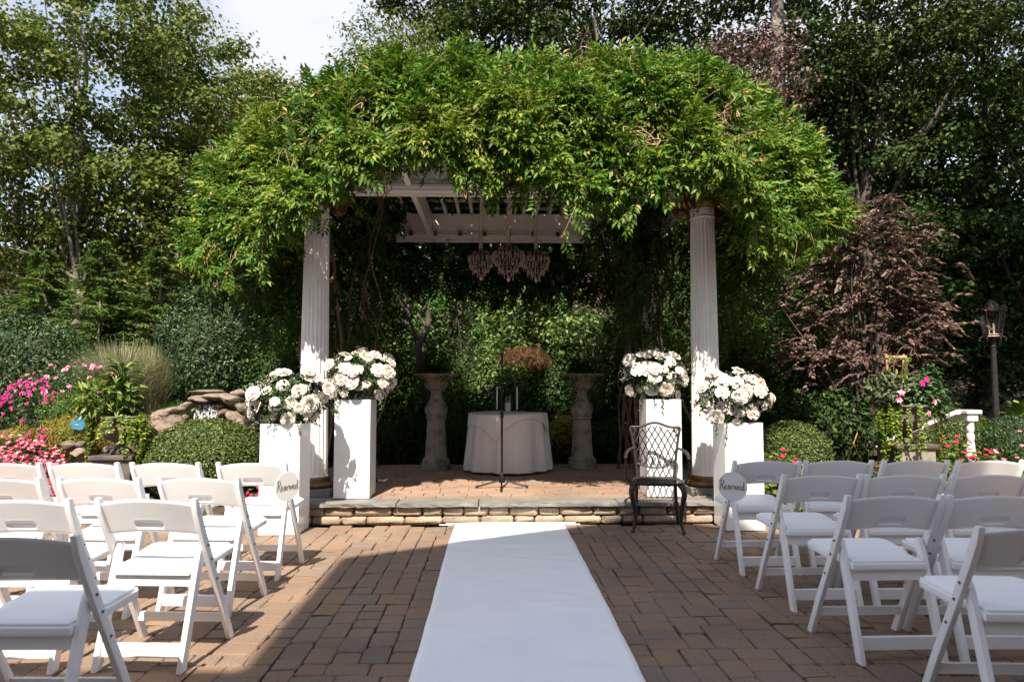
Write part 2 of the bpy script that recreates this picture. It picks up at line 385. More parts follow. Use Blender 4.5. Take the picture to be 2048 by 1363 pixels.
# ---- paver material: colour by piece (object or island)
def pavermat(name, cols, speck):
    m = bpy.data.materials.new(name); m.use_nodes = True; t = m.node_tree; b = t.nodes["Principled BSDF"]
    oi = t.nodes.new("ShaderNodeObjectInfo"); g = t.nodes.new("ShaderNodeNewGeometry")
    ad = t.nodes.new("ShaderNodeMath"); ad.operation = 'ADD'; fr = t.nodes.new("ShaderNodeMath"); fr.operation = 'FRACT'
    t.links.new(oi.outputs["Random"], ad.inputs[0]); t.links.new(g.outputs["Random Per Island"], ad.inputs[1]); t.links.new(ad.outputs[0], fr.inputs[0])
    r = t.nodes.new("ShaderNodeValToRGB"); e = r.color_ramp.elements
    while len(e) < len(cols): e.new(.5)
    for k, c in enumerate(cols): e[k].position = k / (len(cols) - 1); e[k].color = (*c, 1)
    t.links.new(fr.outputs[0], r.inputs["Fac"])
    n = t.nodes.new("ShaderNodeTexNoise"); n.inputs["Scale"].default_value = 140; n.inputs["Detail"].default_value = 4
    n3 = t.nodes.new("ShaderNodeTexNoise"); n3.inputs["Scale"].default_value = 1.3; n3.inputs["Detail"].default_value = 6
    for q in (n, n3): t.links.new(g.outputs["Position"], q.inputs["Vector"])
    q = t.nodes.new("ShaderNodeValToRGB"); q.color_ramp.elements[0].position = .3; q.color_ramp.elements[0].color = (1 - speck,) * 3 + (1,)
    q.color_ramp.elements[1].position = .7; q.color_ramp.elements[1].color = (1 + speck,) * 3 + (1,)
    t.links.new(n.outputs["Fac"], q.inputs["Fac"])
    q3 = t.nodes.new("ShaderNodeValToRGB"); q3.color_ramp.elements[0].position = .3; q3.color_ramp.elements[0].color = (.74, .74, .76, 1)
    q3.color_ramp.elements[1].position = .6; q3.color_ramp.elements[1].color = (1.06, 1.05, 1.03, 1)
    t.links.new(n3.outputs["Fac"], q3.inputs["Fac"])
    m1 = t.nodes.new("ShaderNodeMix"); m1.data_type = 'RGBA'; m1.blend_type = 'MULTIPLY'; m1.inputs["Factor"].default_value = 1
    m2 = t.nodes.new("ShaderNodeMix"); m2.data_type = 'RGBA'; m2.blend_type = 'MULTIPLY'; m2.inputs["Factor"].default_value = 1
    t.links.new(r.outputs["Color"], m1.inputs["A"]); t.links.new(q.outputs["Color"], m1.inputs["B"])
    t.links.new(m1.outputs["Result"], m2.inputs["A"]); t.links.new(q3.outputs["Color"], m2.inputs["B"])
    t.links.new(m2.outputs["Result"], b.inputs["Base Color"]); b.inputs["Roughness"].default_value = .88
    bp = t.nodes.new("ShaderNodeBump"); bp.inputs["Strength"].default_value = .55; bp.inputs["Distance"].default_value = .006
    t.links.new(n.outputs["Fac"], bp.inputs["Height"]); t.links.new(bp.outputs["Normal"], b.inputs["Normal"])
    return m
PAV = pavermat('concrete_paver', [(.212, .146, .100), (.228, .148, .097), (.198, .146, .108), (.240, .152, .097), (.212, .149, .106), (.185, .142, .110), (.226, .152, .103), (.212, .146, .100)], .34)
PAV2 = pavermat('platform_paver', [(.25, .165, .115), (.285, .185, .125), (.26, .185, .14), (.30, .20, .145), (.25, .165, .115)], .2)
M['joint'] = pmat('joint_sand', (.065, .050, .040), .95, var=(.11, .087, .07), vscale=15)

def paver_arrays(w, d, h, c, r):
    """tumbled paver: verts, faces; top slightly domed, corners cut"""
    g = .0028; x0, y0 = w / 2 - g, d / 2 - g; k = .011
    def ring(ix, z):
        X0, Y0 = x0 - ix, y0 - ix; kk = k
        return [(-X0 + kk, -Y0, z), (X0 - kk, -Y0, z), (X0, -Y0 + kk, z), (X0, Y0 - kk, z), (X0 - kk, Y0, z), (-X0 + kk, Y0, z), (-X0, Y0 - kk, z), (-X0, -Y0 + kk, z)]
    V = ring(0, -h) + ring(0, -.006) + ring(.0045, 0)
    V = np.array(V) + np.array([[r.normal(0, .0012), r.normal(0, .0012), 0]])
    V[:, :2] += r.normal(0, .0028, (len(V), 2)); V[16:, 2] += r.normal(0, .0012)
    V[:, 2] += (V[:, 0] * r.normal(0, .012) + V[:, 1] * r.normal(0, .012))
    Fs = []
    for L in (0, 8):
        Fs += [(L + i, L + (i + 1) % 8, L + 8 + (i + 1) % 8, L + 8 + i) for i in range(8)]
    Fs.append(tuple(range(16, 24)))
    return V + np.array([[c[0], c[1], 0]]), Fs

patio = MB().box((.35, 2.85, -.06), (11.2, 7.8, .03)).obj('patio', M['joint']); tag(patio, kind='structure')
# random ashlar laid out on an 8 cm grid
mod = .068; gx0, gx1, gy0, gy1 = -5.2, 5.9, -1.0, 6.72
NX, NY = int((gx1 - gx0) / mod), int((gy1 - gy0) / mod)
occ = np.zeros((NX, NY), bool); pr = np.random.default_rng(11); pieces = []
sizes = [(3, 2), (2, 2), (2, 3), (3, 3), (2, 2), (3, 2), (2, 3)]
for jy in range(NY):
    for ix in range(NX):
        if occ[ix, jy]: continue
        opts = [sizes[k] for k in pr.permutation(len(sizes))] + [(2, 1), (1, 2), (1, 1)]
        for (a, b) in opts:
            if ix + a <= NX and jy + b <= NY and not occ[ix:ix + a, jy:jy + b].any():
                # avoid leaving one-cell slivers where possible
                if (a, b) not in ((2, 1), (1, 2), (1, 1)):
                    if ix + a + 1 < NX and occ[ix + a + 1, jy] and not occ[ix + a, jy]: continue
                occ[ix:ix + a, jy:jy + b] = True
                pieces.append((gx0 + (ix + a / 2) * mod, gy0 + (jy + b / 2) * mod, a * mod, b * mod)); break
pieces = [p for p in pieces if not (6.615 < p[1] + p[3] / 2 and -2.2 < p[0] < 2.55)]   # the platform stands there
def in_view(p):
    X_, Y_ = p[0], p[1]
    if Y_ < 2.9: return False
    px = 989 + X_ * F / Y_
    return -40 < px < 2090
RUN_C, RUN_W = .147, 1.05
vis = [p for p in pieces if in_view(p) and abs(p[0] - RUN_C) > RUN_W / 2 - .02]
vis.sort(key=lambda p: p[2] * p[3] / p[1] ** 3, reverse=True)
single = set(vis[:300]); rest = [p for p in pieces if p not in single]
mesh_cache = {}
for p in vis[:300]:
    key = (round(p[2] / mod), round(p[3] / mod), int(pr.integers(0, 4)))
    if key not in mesh_cache:
        V, Fs = paver_arrays(p[2], p[3], .05, (0, 0), pr)
        m = bpy.data.meshes.new('paver'); m.from_pydata([tuple(v) for v in V], [], Fs); m.update(); m.materials.append(PAV); mesh_cache[key] = m
    link('paver', mesh_cache[key], None, patio, loc=(p[0], p[1], pr.normal(0, .0012)), rot=(0, 0, pr.normal(0, .006)))
Vv, Ff = [], []; o = 0
for p in rest:
    V, Fs = paver_arrays(p[2], p[3], .05, (p[0], p[1]), pr); Vv.append(V); Ff += [tuple(i + o for i in f) for f in Fs]; o += len(V)
m = bpy.data.meshes.new('paver_field'); m.from_pydata([tuple(v) for v in np.concatenate(Vv)], [], Ff); m.update()
tag(link('paver_field', m, PAV, patio), kind='stuff')

# fallen leaves and petals lying about on the paving
fr0 = np.random.default_rng(17); n = 70
P = np.stack([fr0.uniform(-3.5, 3.8, n), fr0.uniform(3.0, 6.5, n), np.full(n, .006)], 1); P = P[np.abs(P[:, 0] - .147) > .6]
Nn = np.tile([0., 0, 1], (len(P), 1)) + fr0.normal(0, .25, (len(P), 3))
V, Fc = leaves(P, orth(fr0, nrm(Nn), 0), Nn, fr0.uniform(.012, .045, len(P)), fr0.uniform(.008, .022, len(P)), droop=.1)
tag(link('fallen_leaves', np_mesh('fallen_leaves', V, Fc), leafmat('fallen_leaf', [(0, (.10, .05, .02)), (.5, (.22, .13, .04)), (1, (.30, .24, .10))], trans=0)), 'small dry leaves and bits scattered over the pavers', 'leaves', kind='stuff')

# ---- aisle runner: a thin cloth with slight waves
nu, nv = 30, 200; V = []
rr = np.random.default_rng(5); CREASE = [(rr.uniform(2.8, 6.4), rr.uniform(0, 1), rr.uniform(-.5, .5), rr.uniform(.003, .008)) for _ in range(34)]
for jv in range(nv + 1):
    yy = 1.2 + (6.56 - 1.2) * jv / nv
    for iu in range(nu + 1):
        u = iu / nu; xx = RUN_C + (u - .5) * (RUN_W - .02 * sstep(5.6, 6.5, yy))
        z = .009 + .0016 * math.sin(yy * 9 + 2 * math.sin(u * 4 + yy)) + .0014 * math.sin(u * 11 + yy * 3.1) + .0012 * math.sin(yy * 23 + u * 5 + 2 * math.sin(u * 7)) + sum(a_ * math.exp(-((yy - y_ - s_ * (u - .5)) / .035) ** 2) * math.exp(-((u - u_) / .28) ** 2) for (y_, u_, s_, a_) in CREASE)
        V.append((xx + .003 * math.sin(yy * 2) + .001 * math.sin(yy * 11 + u * 2), yy, max(z, .006)))
Fs = [(jv * (nu + 1) + iu, jv * (nu + 1) + iu + 1, (jv + 1) * (nu + 1) + iu + 1, (jv + 1) * (nu + 1) + iu) for jv in range(nv) for iu in range(nu)]
run = MB().add(V, Fs).obj('aisle_runner', M['runner'], smooth=60)
sm = run.modifiers.new('thickness', 'SOLIDIFY'); sm.thickness = .002; sm.offset = 1
rt = thing('runner_rod', 'white tube and tape strip across the far end of the aisle runner', 'rod', (RUN_C, 6.545, .003))
MB().tube([(-.60, 0, .008), (-.2, .004, .012), (.3, -.003, .012), (.62, .004, .008)], .010, 8).obj('rod', M['resin'], rt, smooth=40)
for sx in (-1, 1):
    MB().box((sx * .60, 0, .001), (.13, .035, .004), Matrix.Rotation(sx * .08, 3, 'Z')).obj('tape', M['signwhite'], rt)
tag(run, 'long white fabric runner laid down the middle of the paved aisle', 'aisle runner')

# ---- raised platform: core, two courses of stones, bluestone cap, pavers
PX0, PX1, PY0, PY1, PZ = -2.20, 2.52, 6.60, 9.75, .20
plat = MB().box(((PX0 + PX1) / 2, (PY0 + PY1) / 2 + .04, .055), (PX1 - PX0 - .1, PY1 - PY0 - .1, .23)).obj('platform', M['joint']); tag(plat, kind='structure')
sr = np.random.default_rng(21)
def stone_mesh(w, d, h, r, amp=.006):
    bm = bmesh.new(); bmesh.ops.create_cube(bm, size=1)
    bmesh.ops.scale(bm, vec=(w, d, h), verts=bm.verts)
    bmesh.ops.bevel(bm, geom=bm.edges[:], offset=min(.030, h * .36), segments=3, affect='EDGES', profile=.5)
    for v in bm.verts:
        v.co += Vector(r.normal(0, amp, 3)) * (.6 if abs(v.co.z) > h * .4 else 1)
    m = bpy.data.meshes.new('stone'); bm.to_mesh(m); bm.free(); m.shade_smooth(); m.materials.append(M['wallstone']); return m
stones = {}
def stone_row(p0, p1, z, h, depth, parent, r):
    p0 = Vector(p0); p1 = Vector(p1); L = (p1 - p0).length; d = (p1 - p0).normalized(); a = math.atan2(d.y, d.x); t = -r.uniform(0, .12)
    while t < L:
        w = round(r.choice([.20, .24, .28, .32, .36]), 2); key = (w, h, int(r.integers(0, 3)))
        e = min(t + w, L); s = max(t, 0)
        if e - s > .06:
            if key not in stones: stones[key] = stone_mesh(w, depth, h, r)
            c = p0 + d * ((s + e) / 2)
            link('stone', stones[key], None, parent, loc=(c.x, c.y, z + h / 2), rot=(0, 0, a), scale=((e - s - .006) / w, 1, 1))
        t += w
for (z, h) in ((-.008, .080), (.074, .086)):
    stone_row((PX0, PY0 + .05), (PX1, PY0 + .05), z, h, .10, plat, sr)
    stone_row((PX0 + .05, PY1), (PX0 + .05, PY0 + .1), z, h, .10, plat, sr)
    stone_row((PX1 - .05, PY0 + .1), (PX1 - .05, PY1), z, h, .10, plat, sr)
def slab(x0, x1, y0, y1, z0, z1, r):
    bm = bmesh.new(); bmesh.ops.create_cube(bm, size=1)
    bmesh.ops.scale(bm, vec=(x1 - x0, y1 - y0, z1 - z0), verts=bm.verts)
    n = max(int(max(x1 - x0, y1 - y0) / .06), 2)
    ax = 0 if x1 - x0 > y1 - y0 else 1
    es = [e for e in bm.edges if abs((e.verts[0].co - e.verts[1].co)[ax]) > .01]
    bmesh.ops.subdivide_edges(bm, edges=es, cuts=n, use_grid_fill=True)
    bmesh.ops.bevel(bm, geom=[e for e in bm.edges if e.calc_face_angle(0) > 1], offset=.006, segments=2, affect='EDGES')
    for v in bm.verts:
        if v.co.z < (z1 - z0) * .3: v.co += Vector((r.normal(0, .003), r.normal(0, .005), r.normal(0, .002)))
        else: v.co += Vector((0, r.normal(0, .0012), r.normal(0, .0007)))
    m = bpy.data.meshes.new('cap_slab'); bm.to_mesh(m); bm.free()
    return link('cap_slab', m, M['bluestone'], plat, loc=((x0 + x1) / 2, (y0 + y1) / 2, (z0 + z1) / 2))
jx = G(958, 1000, .2).x
for (x0, x1) in ((PX0 - .03, -.93), (-.922, jx - .006), (jx + .006, 1.18), (1.188, PX1 + .03)):
    slab(x0, x1, PY0 - .04, PY0 + .27, .163, PZ, sr)
for x0, x1 in ((PX0 - .03, PX0 + .27), (PX1 - .27, PX1 + .03)):
    slab(x0, x1, PY0 + .276, PY1, .163, PZ, sr)
px0, px1, py0, py1 = PX0 + .275, PX1 - .275, PY0 + .276, PY1
nxp, nyp = 17, 17
cache = {}
for jy in range(nyp):
    dy = (py1 - py0) / nyp; x = px0 - sr.uniform(0, .2)
    while x < px1 - .01:
        wv = sr.choice([.20, .25, .30]); s, e = max(x, px0), min(x + wv, px1); x += wv
        if e - s < .05: continue
        k = (round(e - s, 2), int(sr.integers(0, 3)))
        if k not in cache:
            V, Fs = paver_arrays(e - s, dy, .025, (0, 0), sr)
            m = bpy.data.meshes.new('paver'); m.from_pydata([tuple(v) for v in V], [], Fs); m.update(); m.materials.append(PAV2); cache[k] = m
        link('paver', cache[k], None, plat, loc=((s + e) / 2, py0 + (jy + .5) * dy, PZ - .002 + sr.normal(0, .001)))

# ================================================================== PERGOLA
pc = .17; COLX = (-1.875, 2.225); CY0, CY1 = 7.17, 9.55
BZ = 3.345                                             # underside of the beams
perg = thing('pergola', 'white pergola with fluted columns buried under a thick wisteria canopy', 'pergola', (pc, (CY0 + CY1) / 2, PZ))
def PL(x, y, z): return (x - pc, y - (CY0 + CY1) / 2, z - PZ)
# fluted shaft
zs = [.36, .375, .40, .43] + list(np.linspace(.5, 3.01, 14)) + [3.05, 3.08]
def shaft_mesh():
    n = 20 * 6; mb = MB(); V = []; prof = []
    for z in zs:
        t = (z - .36) / (3.08 - .36); r = .150 * (1 - .17 * t ** 1.4)
        fl = 1.0 if .42 < z < 3.03 else (0.0)
        if z < .39: r *= 1.07
        prof.append((r, z, fl))
    for r, z, fl in prof:
        for k in range(n):
            a = 2 * math.pi * k / n; ph = (k % 6) / 6
            d = max(0, math.sin(math.pi * min(max((ph - .12) / .76, 0), 1))) ** .7 * .0125 * fl
            V.append(((r - d) * math.cos(a), (r - d) * math.sin(a), z - PZ))
    Fs = [(i * n + k, i * n + (k + 1) % n, (i + 1) * n + (k + 1) % n, (i + 1) * n + k) for i in range(len(prof) - 1) for k in range(n)]
    mb.add(V, Fs); return mb.mesh('column', 28)
SHAFT = shaft_mesh()
NECK = MB().lathe([(.126, 2.88), (.131, 2.89), (.131, 2.902), (.118, 2.908), (.118, 2.922), (.123, 2.926), (.123, 2.952), (.126, 2.956), (.126, 2.962), (.122, 2.968), (.122, 3.03), (.13, 3.04)], 40).mesh('neck', 30)
BASE = MB().lathe([(.20, .075), (.222, .085), (.228, .105), (.215, .130), (.185, .138), (.178, .15), (.185, .158), (.178, .175), (.165, .182)], 40).mesh('base', 30)
PLN = MB().box((0, 0, .037), (.46, .46, .074)).mesh('plinth_block', bevel=.006)
cap = MB()
cap.lathe([(.125, 2.99), (.15, 3.01), (.165, 3.05), (.15, 3.09)], 32)
cap.box((0, 0, 3.112), (.42, .42, .06))
for sx in (-1, 1):
    for sy in (-1, 1):
        c0 = Vector((sx * .165, sy * .165, 3.03)); dv = Vector((sx, sy, 0)).normalized()
        for off in (-.03, .03):
            nrmv = Vector((-dv.y, dv.x, 0)); pts = []; rs = []
            for k in range(34):
                t = k / 33; a = R(90) - t * R(900); q = .075 * (1 - t) ** .8 + .008
                pts.append(c0 + dv * (q * math.cos(a) + .02) + Vector((0, 0, q * math.sin(a))) + nrmv * off); rs.append(.017 * (1 - .5 * t))
            cap.tube(pts, rs, 6)
CAP = cap.mesh('capital', 40)
for X_ in COLX:
    for Y_ in (CY0, CY1):
        s = link('column', SHAFT, M['column'], perg, loc=PL(X_, Y_, PZ))
        for nm, me, mt in (('neck_band', NECK, M['column']), ('base', BASE, M['bronze']), ('plinth_block', PLN, M['bluestone']), ('capital', CAP, M['bronze'])):
            link(nm, me, mt, s)
def beam(name, x0, x1, y0, y1, z0, z1, mat=None, bev=.006):
    return MB().box((0, 0, 0), (x1 - x0, y1 - y0, z1 - z0)).obj(name, mat or M['paint'], perg, loc=PL((x0 + x1) / 2, (y0 + y1) / 2, (z0 + z1) / 2), bevel=bev)
for Y_ in (CY0, CY1):
    s = -1 if Y_ == CY0 else 1
    beam('beam', -2.08, 2.43, Y_ - .10, Y_ + .10, BZ + .035, 3.71)
    for k, (dz, ex) in enumerate(((0, .012), (.036, .028), (.075, .014))):      # mouldings on both faces of the beam
        for q in (-1, 1):
            yy = Y_ + q * (.1025 + ex / 2)
            beam('moulding', -2.08 + .002 * k, 2.43 - .002 * k, yy - ex / 2, yy + ex / 2, BZ + dz, BZ + dz + .034, bev=.003)
for X_ in COLX:
    beam('beam', X_ - .09, X_ + .09, CY0 + .14, CY1 - .14, BZ + .04, 3.70)
for X_ in (pc - 1.07, pc + 1.07):
    beam('joist', X_ - .028, X_ + .028, CY0 - .55, CY1 - .145, BZ + .055, 3.69)
kx = -1.78
while kx < 2.15:
    if min(abs(kx - X_) for X_ in (*COLX, pc - 1.07, pc + 1.07)) > .06:
        beam('rafter', kx - .02, kx + .02, CY0 - .60, CY1 + .55, 3.713, 3.80, bev=.003)
    kx += .182
for k in range(9):
    yy = CY0 - .45 + k * .41
    beam('purlin', -1.95, 2.3, yy - .02, yy + .02, 3.803, 3.84, bev=.003)
for X_ in np.linspace(-1.5, 1.9, 11):                                            # small dark brackets on the rear beam moulding
    MB().box((0, 0, 0), (.05, .03, .06)).obj('bracket', M['bronze'], perg, loc=PL(X_, CY1 - .15, BZ + .07))
# metal collar plate and conduit up in the roof
MB().lathe([(.17, 0), (.17, .04), (.12, .05)], 24).obj('fixture_plate', M['paint'], perg, loc=PL(-.15, 8.1, 3.66), smooth=30)

# ================================================================== VENUE BUILDING (behind the photographer; casts the aisle shadow)
bld = thing('venue_building', 'tall stucco venue building with a gabled bay facing the patio', 'building', (.1, -8, 0))
def BL(x, y, z): return (x - .1, y + 8, z)
ex, hE, apx, yg = 2.37, 8.55, 10.58, -1.0
wl, wr = .095 - 1.92, .095 + 1.92; wy = yg - .45
V = [(wl, wy, -.05), (wr, wy, -.05), (wr, wy, hE - .05), (.095, wy, hE + 1.6), (wl, wy, hE - .05)]
V2 = [(x, -11.0, z) for x, y, z in V]
MB().add([BL(*p) for p in V + V2], [(0, 1, 2, 3, 4), (9, 8, 7, 6, 5), (0, 5, 6, 1), (1, 6, 7, 2), (2, 7, 8, 3), (3, 8, 9, 4), (4, 9, 5, 0)]).obj('gable_wall', M['facade'], bld)
for s in (-1, 1):
    e = (.095 + s * ex, hE); tp = (.095, apx)
    n = Vector((e[1] - tp[1], 0, -(e[0] - tp[0]))).normalized() * .14
    if n.z > 0: n = -n
    q = [(e[0], hE), (tp[0] + s * .002, apx), (tp[0] + s * .002, apx + n.z * 1.2), (e[0] + n.x * .0, hE + n.z)]
    V = [BL(x, yy, z) for yy in (yg, -11.2) for x, z in q]
    MB().add(V, [(0, 1, 2, 3), (7, 6, 5, 4), (0, 4, 5, 1), (1, 5, 6, 2), (2, 6, 7, 3), (3, 7, 4, 0)]).obj('roof', M['shingle'], bld)
for s, x0, x1 in ((-1, -6.4, wl - .01), (1, wr + .01, 12)):
    hw = 7.4 if s < 0 else 4.0
    MB().box(BL((x0 + x1) / 2, -7.1, hw / 2 - .05), (x1 - x0, 8, hw)).obj('wing_wall', M['facade'], bld)
    MB().box(BL((x0 + x1) / 2 + s * .2, -6.95, hw + .22), (x1 - x0 - .02, 8.8, .5)).obj('eave', M['paint'], bld)
    for k in range(1 if s < 0 else 3):
        for zz in ((1.6, 5.0) if s < 0 else (1.6,)):
            xx = (wl - 1.8 - k * 2.6) if s < 0 else (wr + 1.8 + k * 2.6)
            fw = MB().box(BL(xx, -3.09, zz), (1.25, .06, 1.9)).obj('window', M['paint'], bld)
            MB().box(BL(xx, -3.05, zz), (1.05, .03, 1.7)).obj('pane', M['pane'], fw)
MB().box(BL(.095, wy - .0 + .03, 1.15), (1.9, .06, 2.4)).obj('door', M['pane'], bld)
for zz in (4.6, 7.4):
    fw = MB().box(BL(.095, wy + .03, zz), (1.5, .06, 1.9)).obj('window', M['paint'], bld)
    MB().box(BL(.095, wy + .075, zz), (1.3, .03, 1.7)).obj('pane', M['pane'], fw)

# ================================================================== WHITE FOLDING CHAIRS (front = +Y)
def chair_proto():
    t = thing('folding_chair', 'x', 'chair')
    def py(z): return -.215 + .415 * (.775 - z) / .775
    def ly(z): return -.222 + .150 * z / .545
    for s in (-1, 1):
        mb = MB()
        segs = [(.20, 0), (.205 - .415 * .25, .775 * .25), (py(.46), .46), (py(.62), .62), (py(.72) + .004, .72), (py(.785) + .012, .787)]
        V = []
        for k, (yy, z) in enumerate(segs):
            wx = .024; wy = .046 if k < 4 else (.044 if k == 4 else .03)
            V += [(s * .218 + a * wx / 2, yy + b * wy / 2, z) for a, b in ((-1, -1), (1, -1), (1, 1), (-1, 1))]
        Fs = [(3, 2, 1, 0), tuple(len(V) - 4 + q for q in range(4))]
        for k in range(len(segs) - 1):
            Fs += [(k * 4 + q, k * 4 + (q + 1) % 4, k * 4 + 4 + (q + 1) % 4, k * 4 + 4 + q) for q in range(4)]
        mb.add(V, Fs)
        post = mb.obj('back_post', M['resin'], t, smooth=40, bevel=.0045)
        for z in (.47, .545, .36):
            bo = MB().lathe([(.0062, 0), (.0062, .004), (.003, .006)], 8)
            bo.obj('bolt', M['steel'], post, loc=(s * .2302, py(z), z), rot=(0, s * R(90), 0))
        V = []
        for k, (yy, z, wv) in enumerate(((ly(0), 0, .052), (ly(.2), .2, .050), (ly(.42), .42, .050), (ly(.52), .52, .042), (ly(.55), .552, .022))):
            V += [(s * .189 + a * .024 / 2, yy + b * wv / 2, z) for a, b in ((-1, -1), (1, -1), (1, 1), (-1, 1))]
        Fs = [(3, 2, 1, 0), (16, 17, 18, 19)]
        for k in range(4):
            Fs += [(k * 4 + q, k * 4 + (q + 1) % 4, k * 4 + 4 + (q + 1) % 4, k * 4 + 4 + q) for q in range(4)]
        MB().add(V, Fs).obj('rear_leg', M['resin'], t, smooth=40, bevel=.0045)
    MB().box((0, ly(.085), .088), (.356, .020, .062)).obj('rear_stretcher', M['resin'], t, bevel=.003)
    MB().box((0, ly(.385) - .004, .388), (.356, .020, .058)).obj('seat_rail', M['resin'], t, bevel=.003)
    MB().box((0, py(.13), .13), (.412, .018, .045)).obj('front_stretcher', M['resin'], t, bevel=.003)
    # seat frame (wider in front of the posts) and padded seat
    def seat(z0, z1, ins, crown=0, name='seat_frame', mat=None):
        pl = [(-.176, -.150), (-.176, -.005), (-.205, .055), (-.212, .225), (-.190, .262), (0, .272), (.190, .262), (.212, .225), (.205, .055), (.176, -.005), (.176, -.150)]
        c = Vector((0, .06)); out = []
        for x, y in pl:
            d = Vector((x, y)) - c; d = d * (1 - ins / d.length); out.append(c + d)
        n = len(out); tilt = lambda y: (y + .15) * .055
        V = [(p.x, p.y, z0 + tilt(p.y)) for p in out] + [(p.x, p.y, z1 + tilt(p.y)) for p in out]
        Fs = [tuple(range(n)), ] + [(i, (i + 1) % n, n + (i + 1) % n, n + i) for i in range(n)]
        if crown:
            V += [(c.x + (p.x - c.x) * .8, c.y + (p.y - c.y) * .8, z1 + crown + tilt(p.y)) for p in out]
            Fs += [(n + i, n + (i + 1) % n, 2 * n + (i + 1) % n, 2 * n + i) for i in range(n)] + [tuple(range(2 * n, 3 * n))]
        else: Fs.append(tuple(range(n, 2 * n)))
        Fs[0] = tuple(reversed(Fs[0]))
        return MB().add(V, Fs).obj(name, mat or M['resin'], t, smooth=35, bevel=.004)
    seat(.415, .445, 0)
    seat(.4455, .456, .016, .0045, 'seat_pad', M['vinyl'])
    # backrest: curved panel with a recessed hand grip
    W_ = .2055; nu_, nv_ = 56, 20; V = []
    for side_ in (0, 1):
        for jv in range(nv_ + 1):
            v = jv / nv_
            for iu in range(nu_ + 1):
                x = (iu / nu_ * 2 - 1) * W_; q = 1 - (x / W_) ** 2
                z0 = .600 + .020 * q; z1 = .760 + .026 * q; z = z0 + (z1 - z0) * v
                rim_ = min((z - z0), (z1 - z)); rd = .004 * max(0, 1 - rim_ / .006) ** 2
                sdf = math.hypot(max(abs(x) - .047, 0), (z - .656) * 1.0) - .0165
                dep = .009 * float(np.clip(-sdf / .005 + .5, 0, 1)); lip = .0018 * math.exp(-((sdf - .004) / .004) ** 2)
                y = py(z) + .010 - .024 * q
                V.append((x, (y - .011 + rd + dep - lip) if side_ == 0 else (y + .007 - rd), z))
    K = (nu_ + 1) * (nv_ + 1); Fs = []
    for jv in range(nv_):
        for iu in range(nu_):
            c0 = jv * (nu_ + 1) + iu; Fs.append((c0, c0 + 1, c0 + nu_ + 2, c0 + nu_ + 1)); Fs.append((K + c0 + nu_ + 1, K + c0 + nu_ + 2, K + c0 + 1, K + c0))
    for iu in range(nu_):
        for row in (0, nv_):
            c0 = row * (nu_ + 1) + iu; f_ = (c0, K + c0, K + c0 + 1, c0 + 1); Fs.append(f_ if row == 0 else tuple(reversed(f_)))
    MB().add(V, Fs).obj('backrest', M['resin'], t, smooth=50)
    return t
proto = chair_proto(); first = True
ORD = ['beside the aisle', 'second from aisle', 'third from aisle', 'fourth from aisle']
ROWN = ['front', 'second', 'third', 'fourth']
cr = np.random.default_rng(3)
rows = [  # (side name, row, y of rear feet line, xs)
    ('waterfall', 0, 4.80, [-1.675, -2.25, -2.80, -3.38]), ('waterfall', 1, 4.03, [-1.69, -2.27, -2.86]),
    ('waterfall', 2, 3.28, [-1.635, -2.23]), ('waterfall', 3, 2.50, [-1.71, -2.28]),
    ('lamp-post', 0, 4.80, [1.915, 2.47, 3.00, 3.52]), ('lamp-post', 1, 4.03, [1.945, 2.45, 2.97, 3.48]),
    ('lamp-post', 2, 3.28, [1.955, 2.46, 2.97]), ('lamp-post', 3, 2.53, [2.07, 2.60])]
CH = {}
for side, ri, y, xsr in rows:
    for k, x in enumerate(xsr):
        c = proto if first else copy_tree(proto); first = False
        c.scale = (1.06, 1.03, 1.0); c.location = (x + cr.normal(0, .008), y + .222 + cr.normal(0, .012), .0015); c.rotation_euler = (0, 0, R(cr.normal(0, 1.7)) + (R(-3) if side == 'waterfall' and k < 2 else 0))
        c["label"] = f"white folding chair in the {ROWN[ri]} row on the {side} side, {ORD[k]}"
        c["group"] = 'white folding chairs in rows facing the pergola'
        CH[(side, ri, k)] = c
# ================================================================== RESERVED SIGNS
GL = {'R': [[(-.16, .80), (-.02, 1.02), (.22, 1.10), (.44, .98), (.46, .76), (.28, .56), (.06, .50)], [(.12, 1.02), (.10, .6), (.02, .12), (-.10, -.10)], [(.14, .50), (.26, .36), (.40, .10), (.52, -.10), (.66, -.12)]],
      'e': [[(0, .12), (.16, .20), (.26, .34), (.18, .46), (.07, .38), (.05, .16), (.16, .0), (.30, .05), (.36, .12)]],
      's': [[(0, .12), (.14, .30), (.20, .48), (.27, .26), (.26, .06), (.12, -.02), (.05, .06)], [(.26, .06), (.36, .12)]],
      'r': [[(0, .12), (.10, .44), (.14, .52), (.16, .42), (.26, .42), (.30, .34), (.28, .06), (.40, .10)]],
      'v': [[(0, .34), (.06, .44), (.12, .10), (.18, .0), (.28, .26), (.32, .46), (.40, .40)]],
      'd': [[(.32, .38), (.18, .46), (.05, .28), (.08, .03), (.22, .03), (.34, .28), (.44, 1.0), (.40, .40), (.42, .04), (.56, .10)]]}
ADV = {'R': .54, 'e': .36, 's': .36, 'r': .38, 'v': .38, 'd': .6}
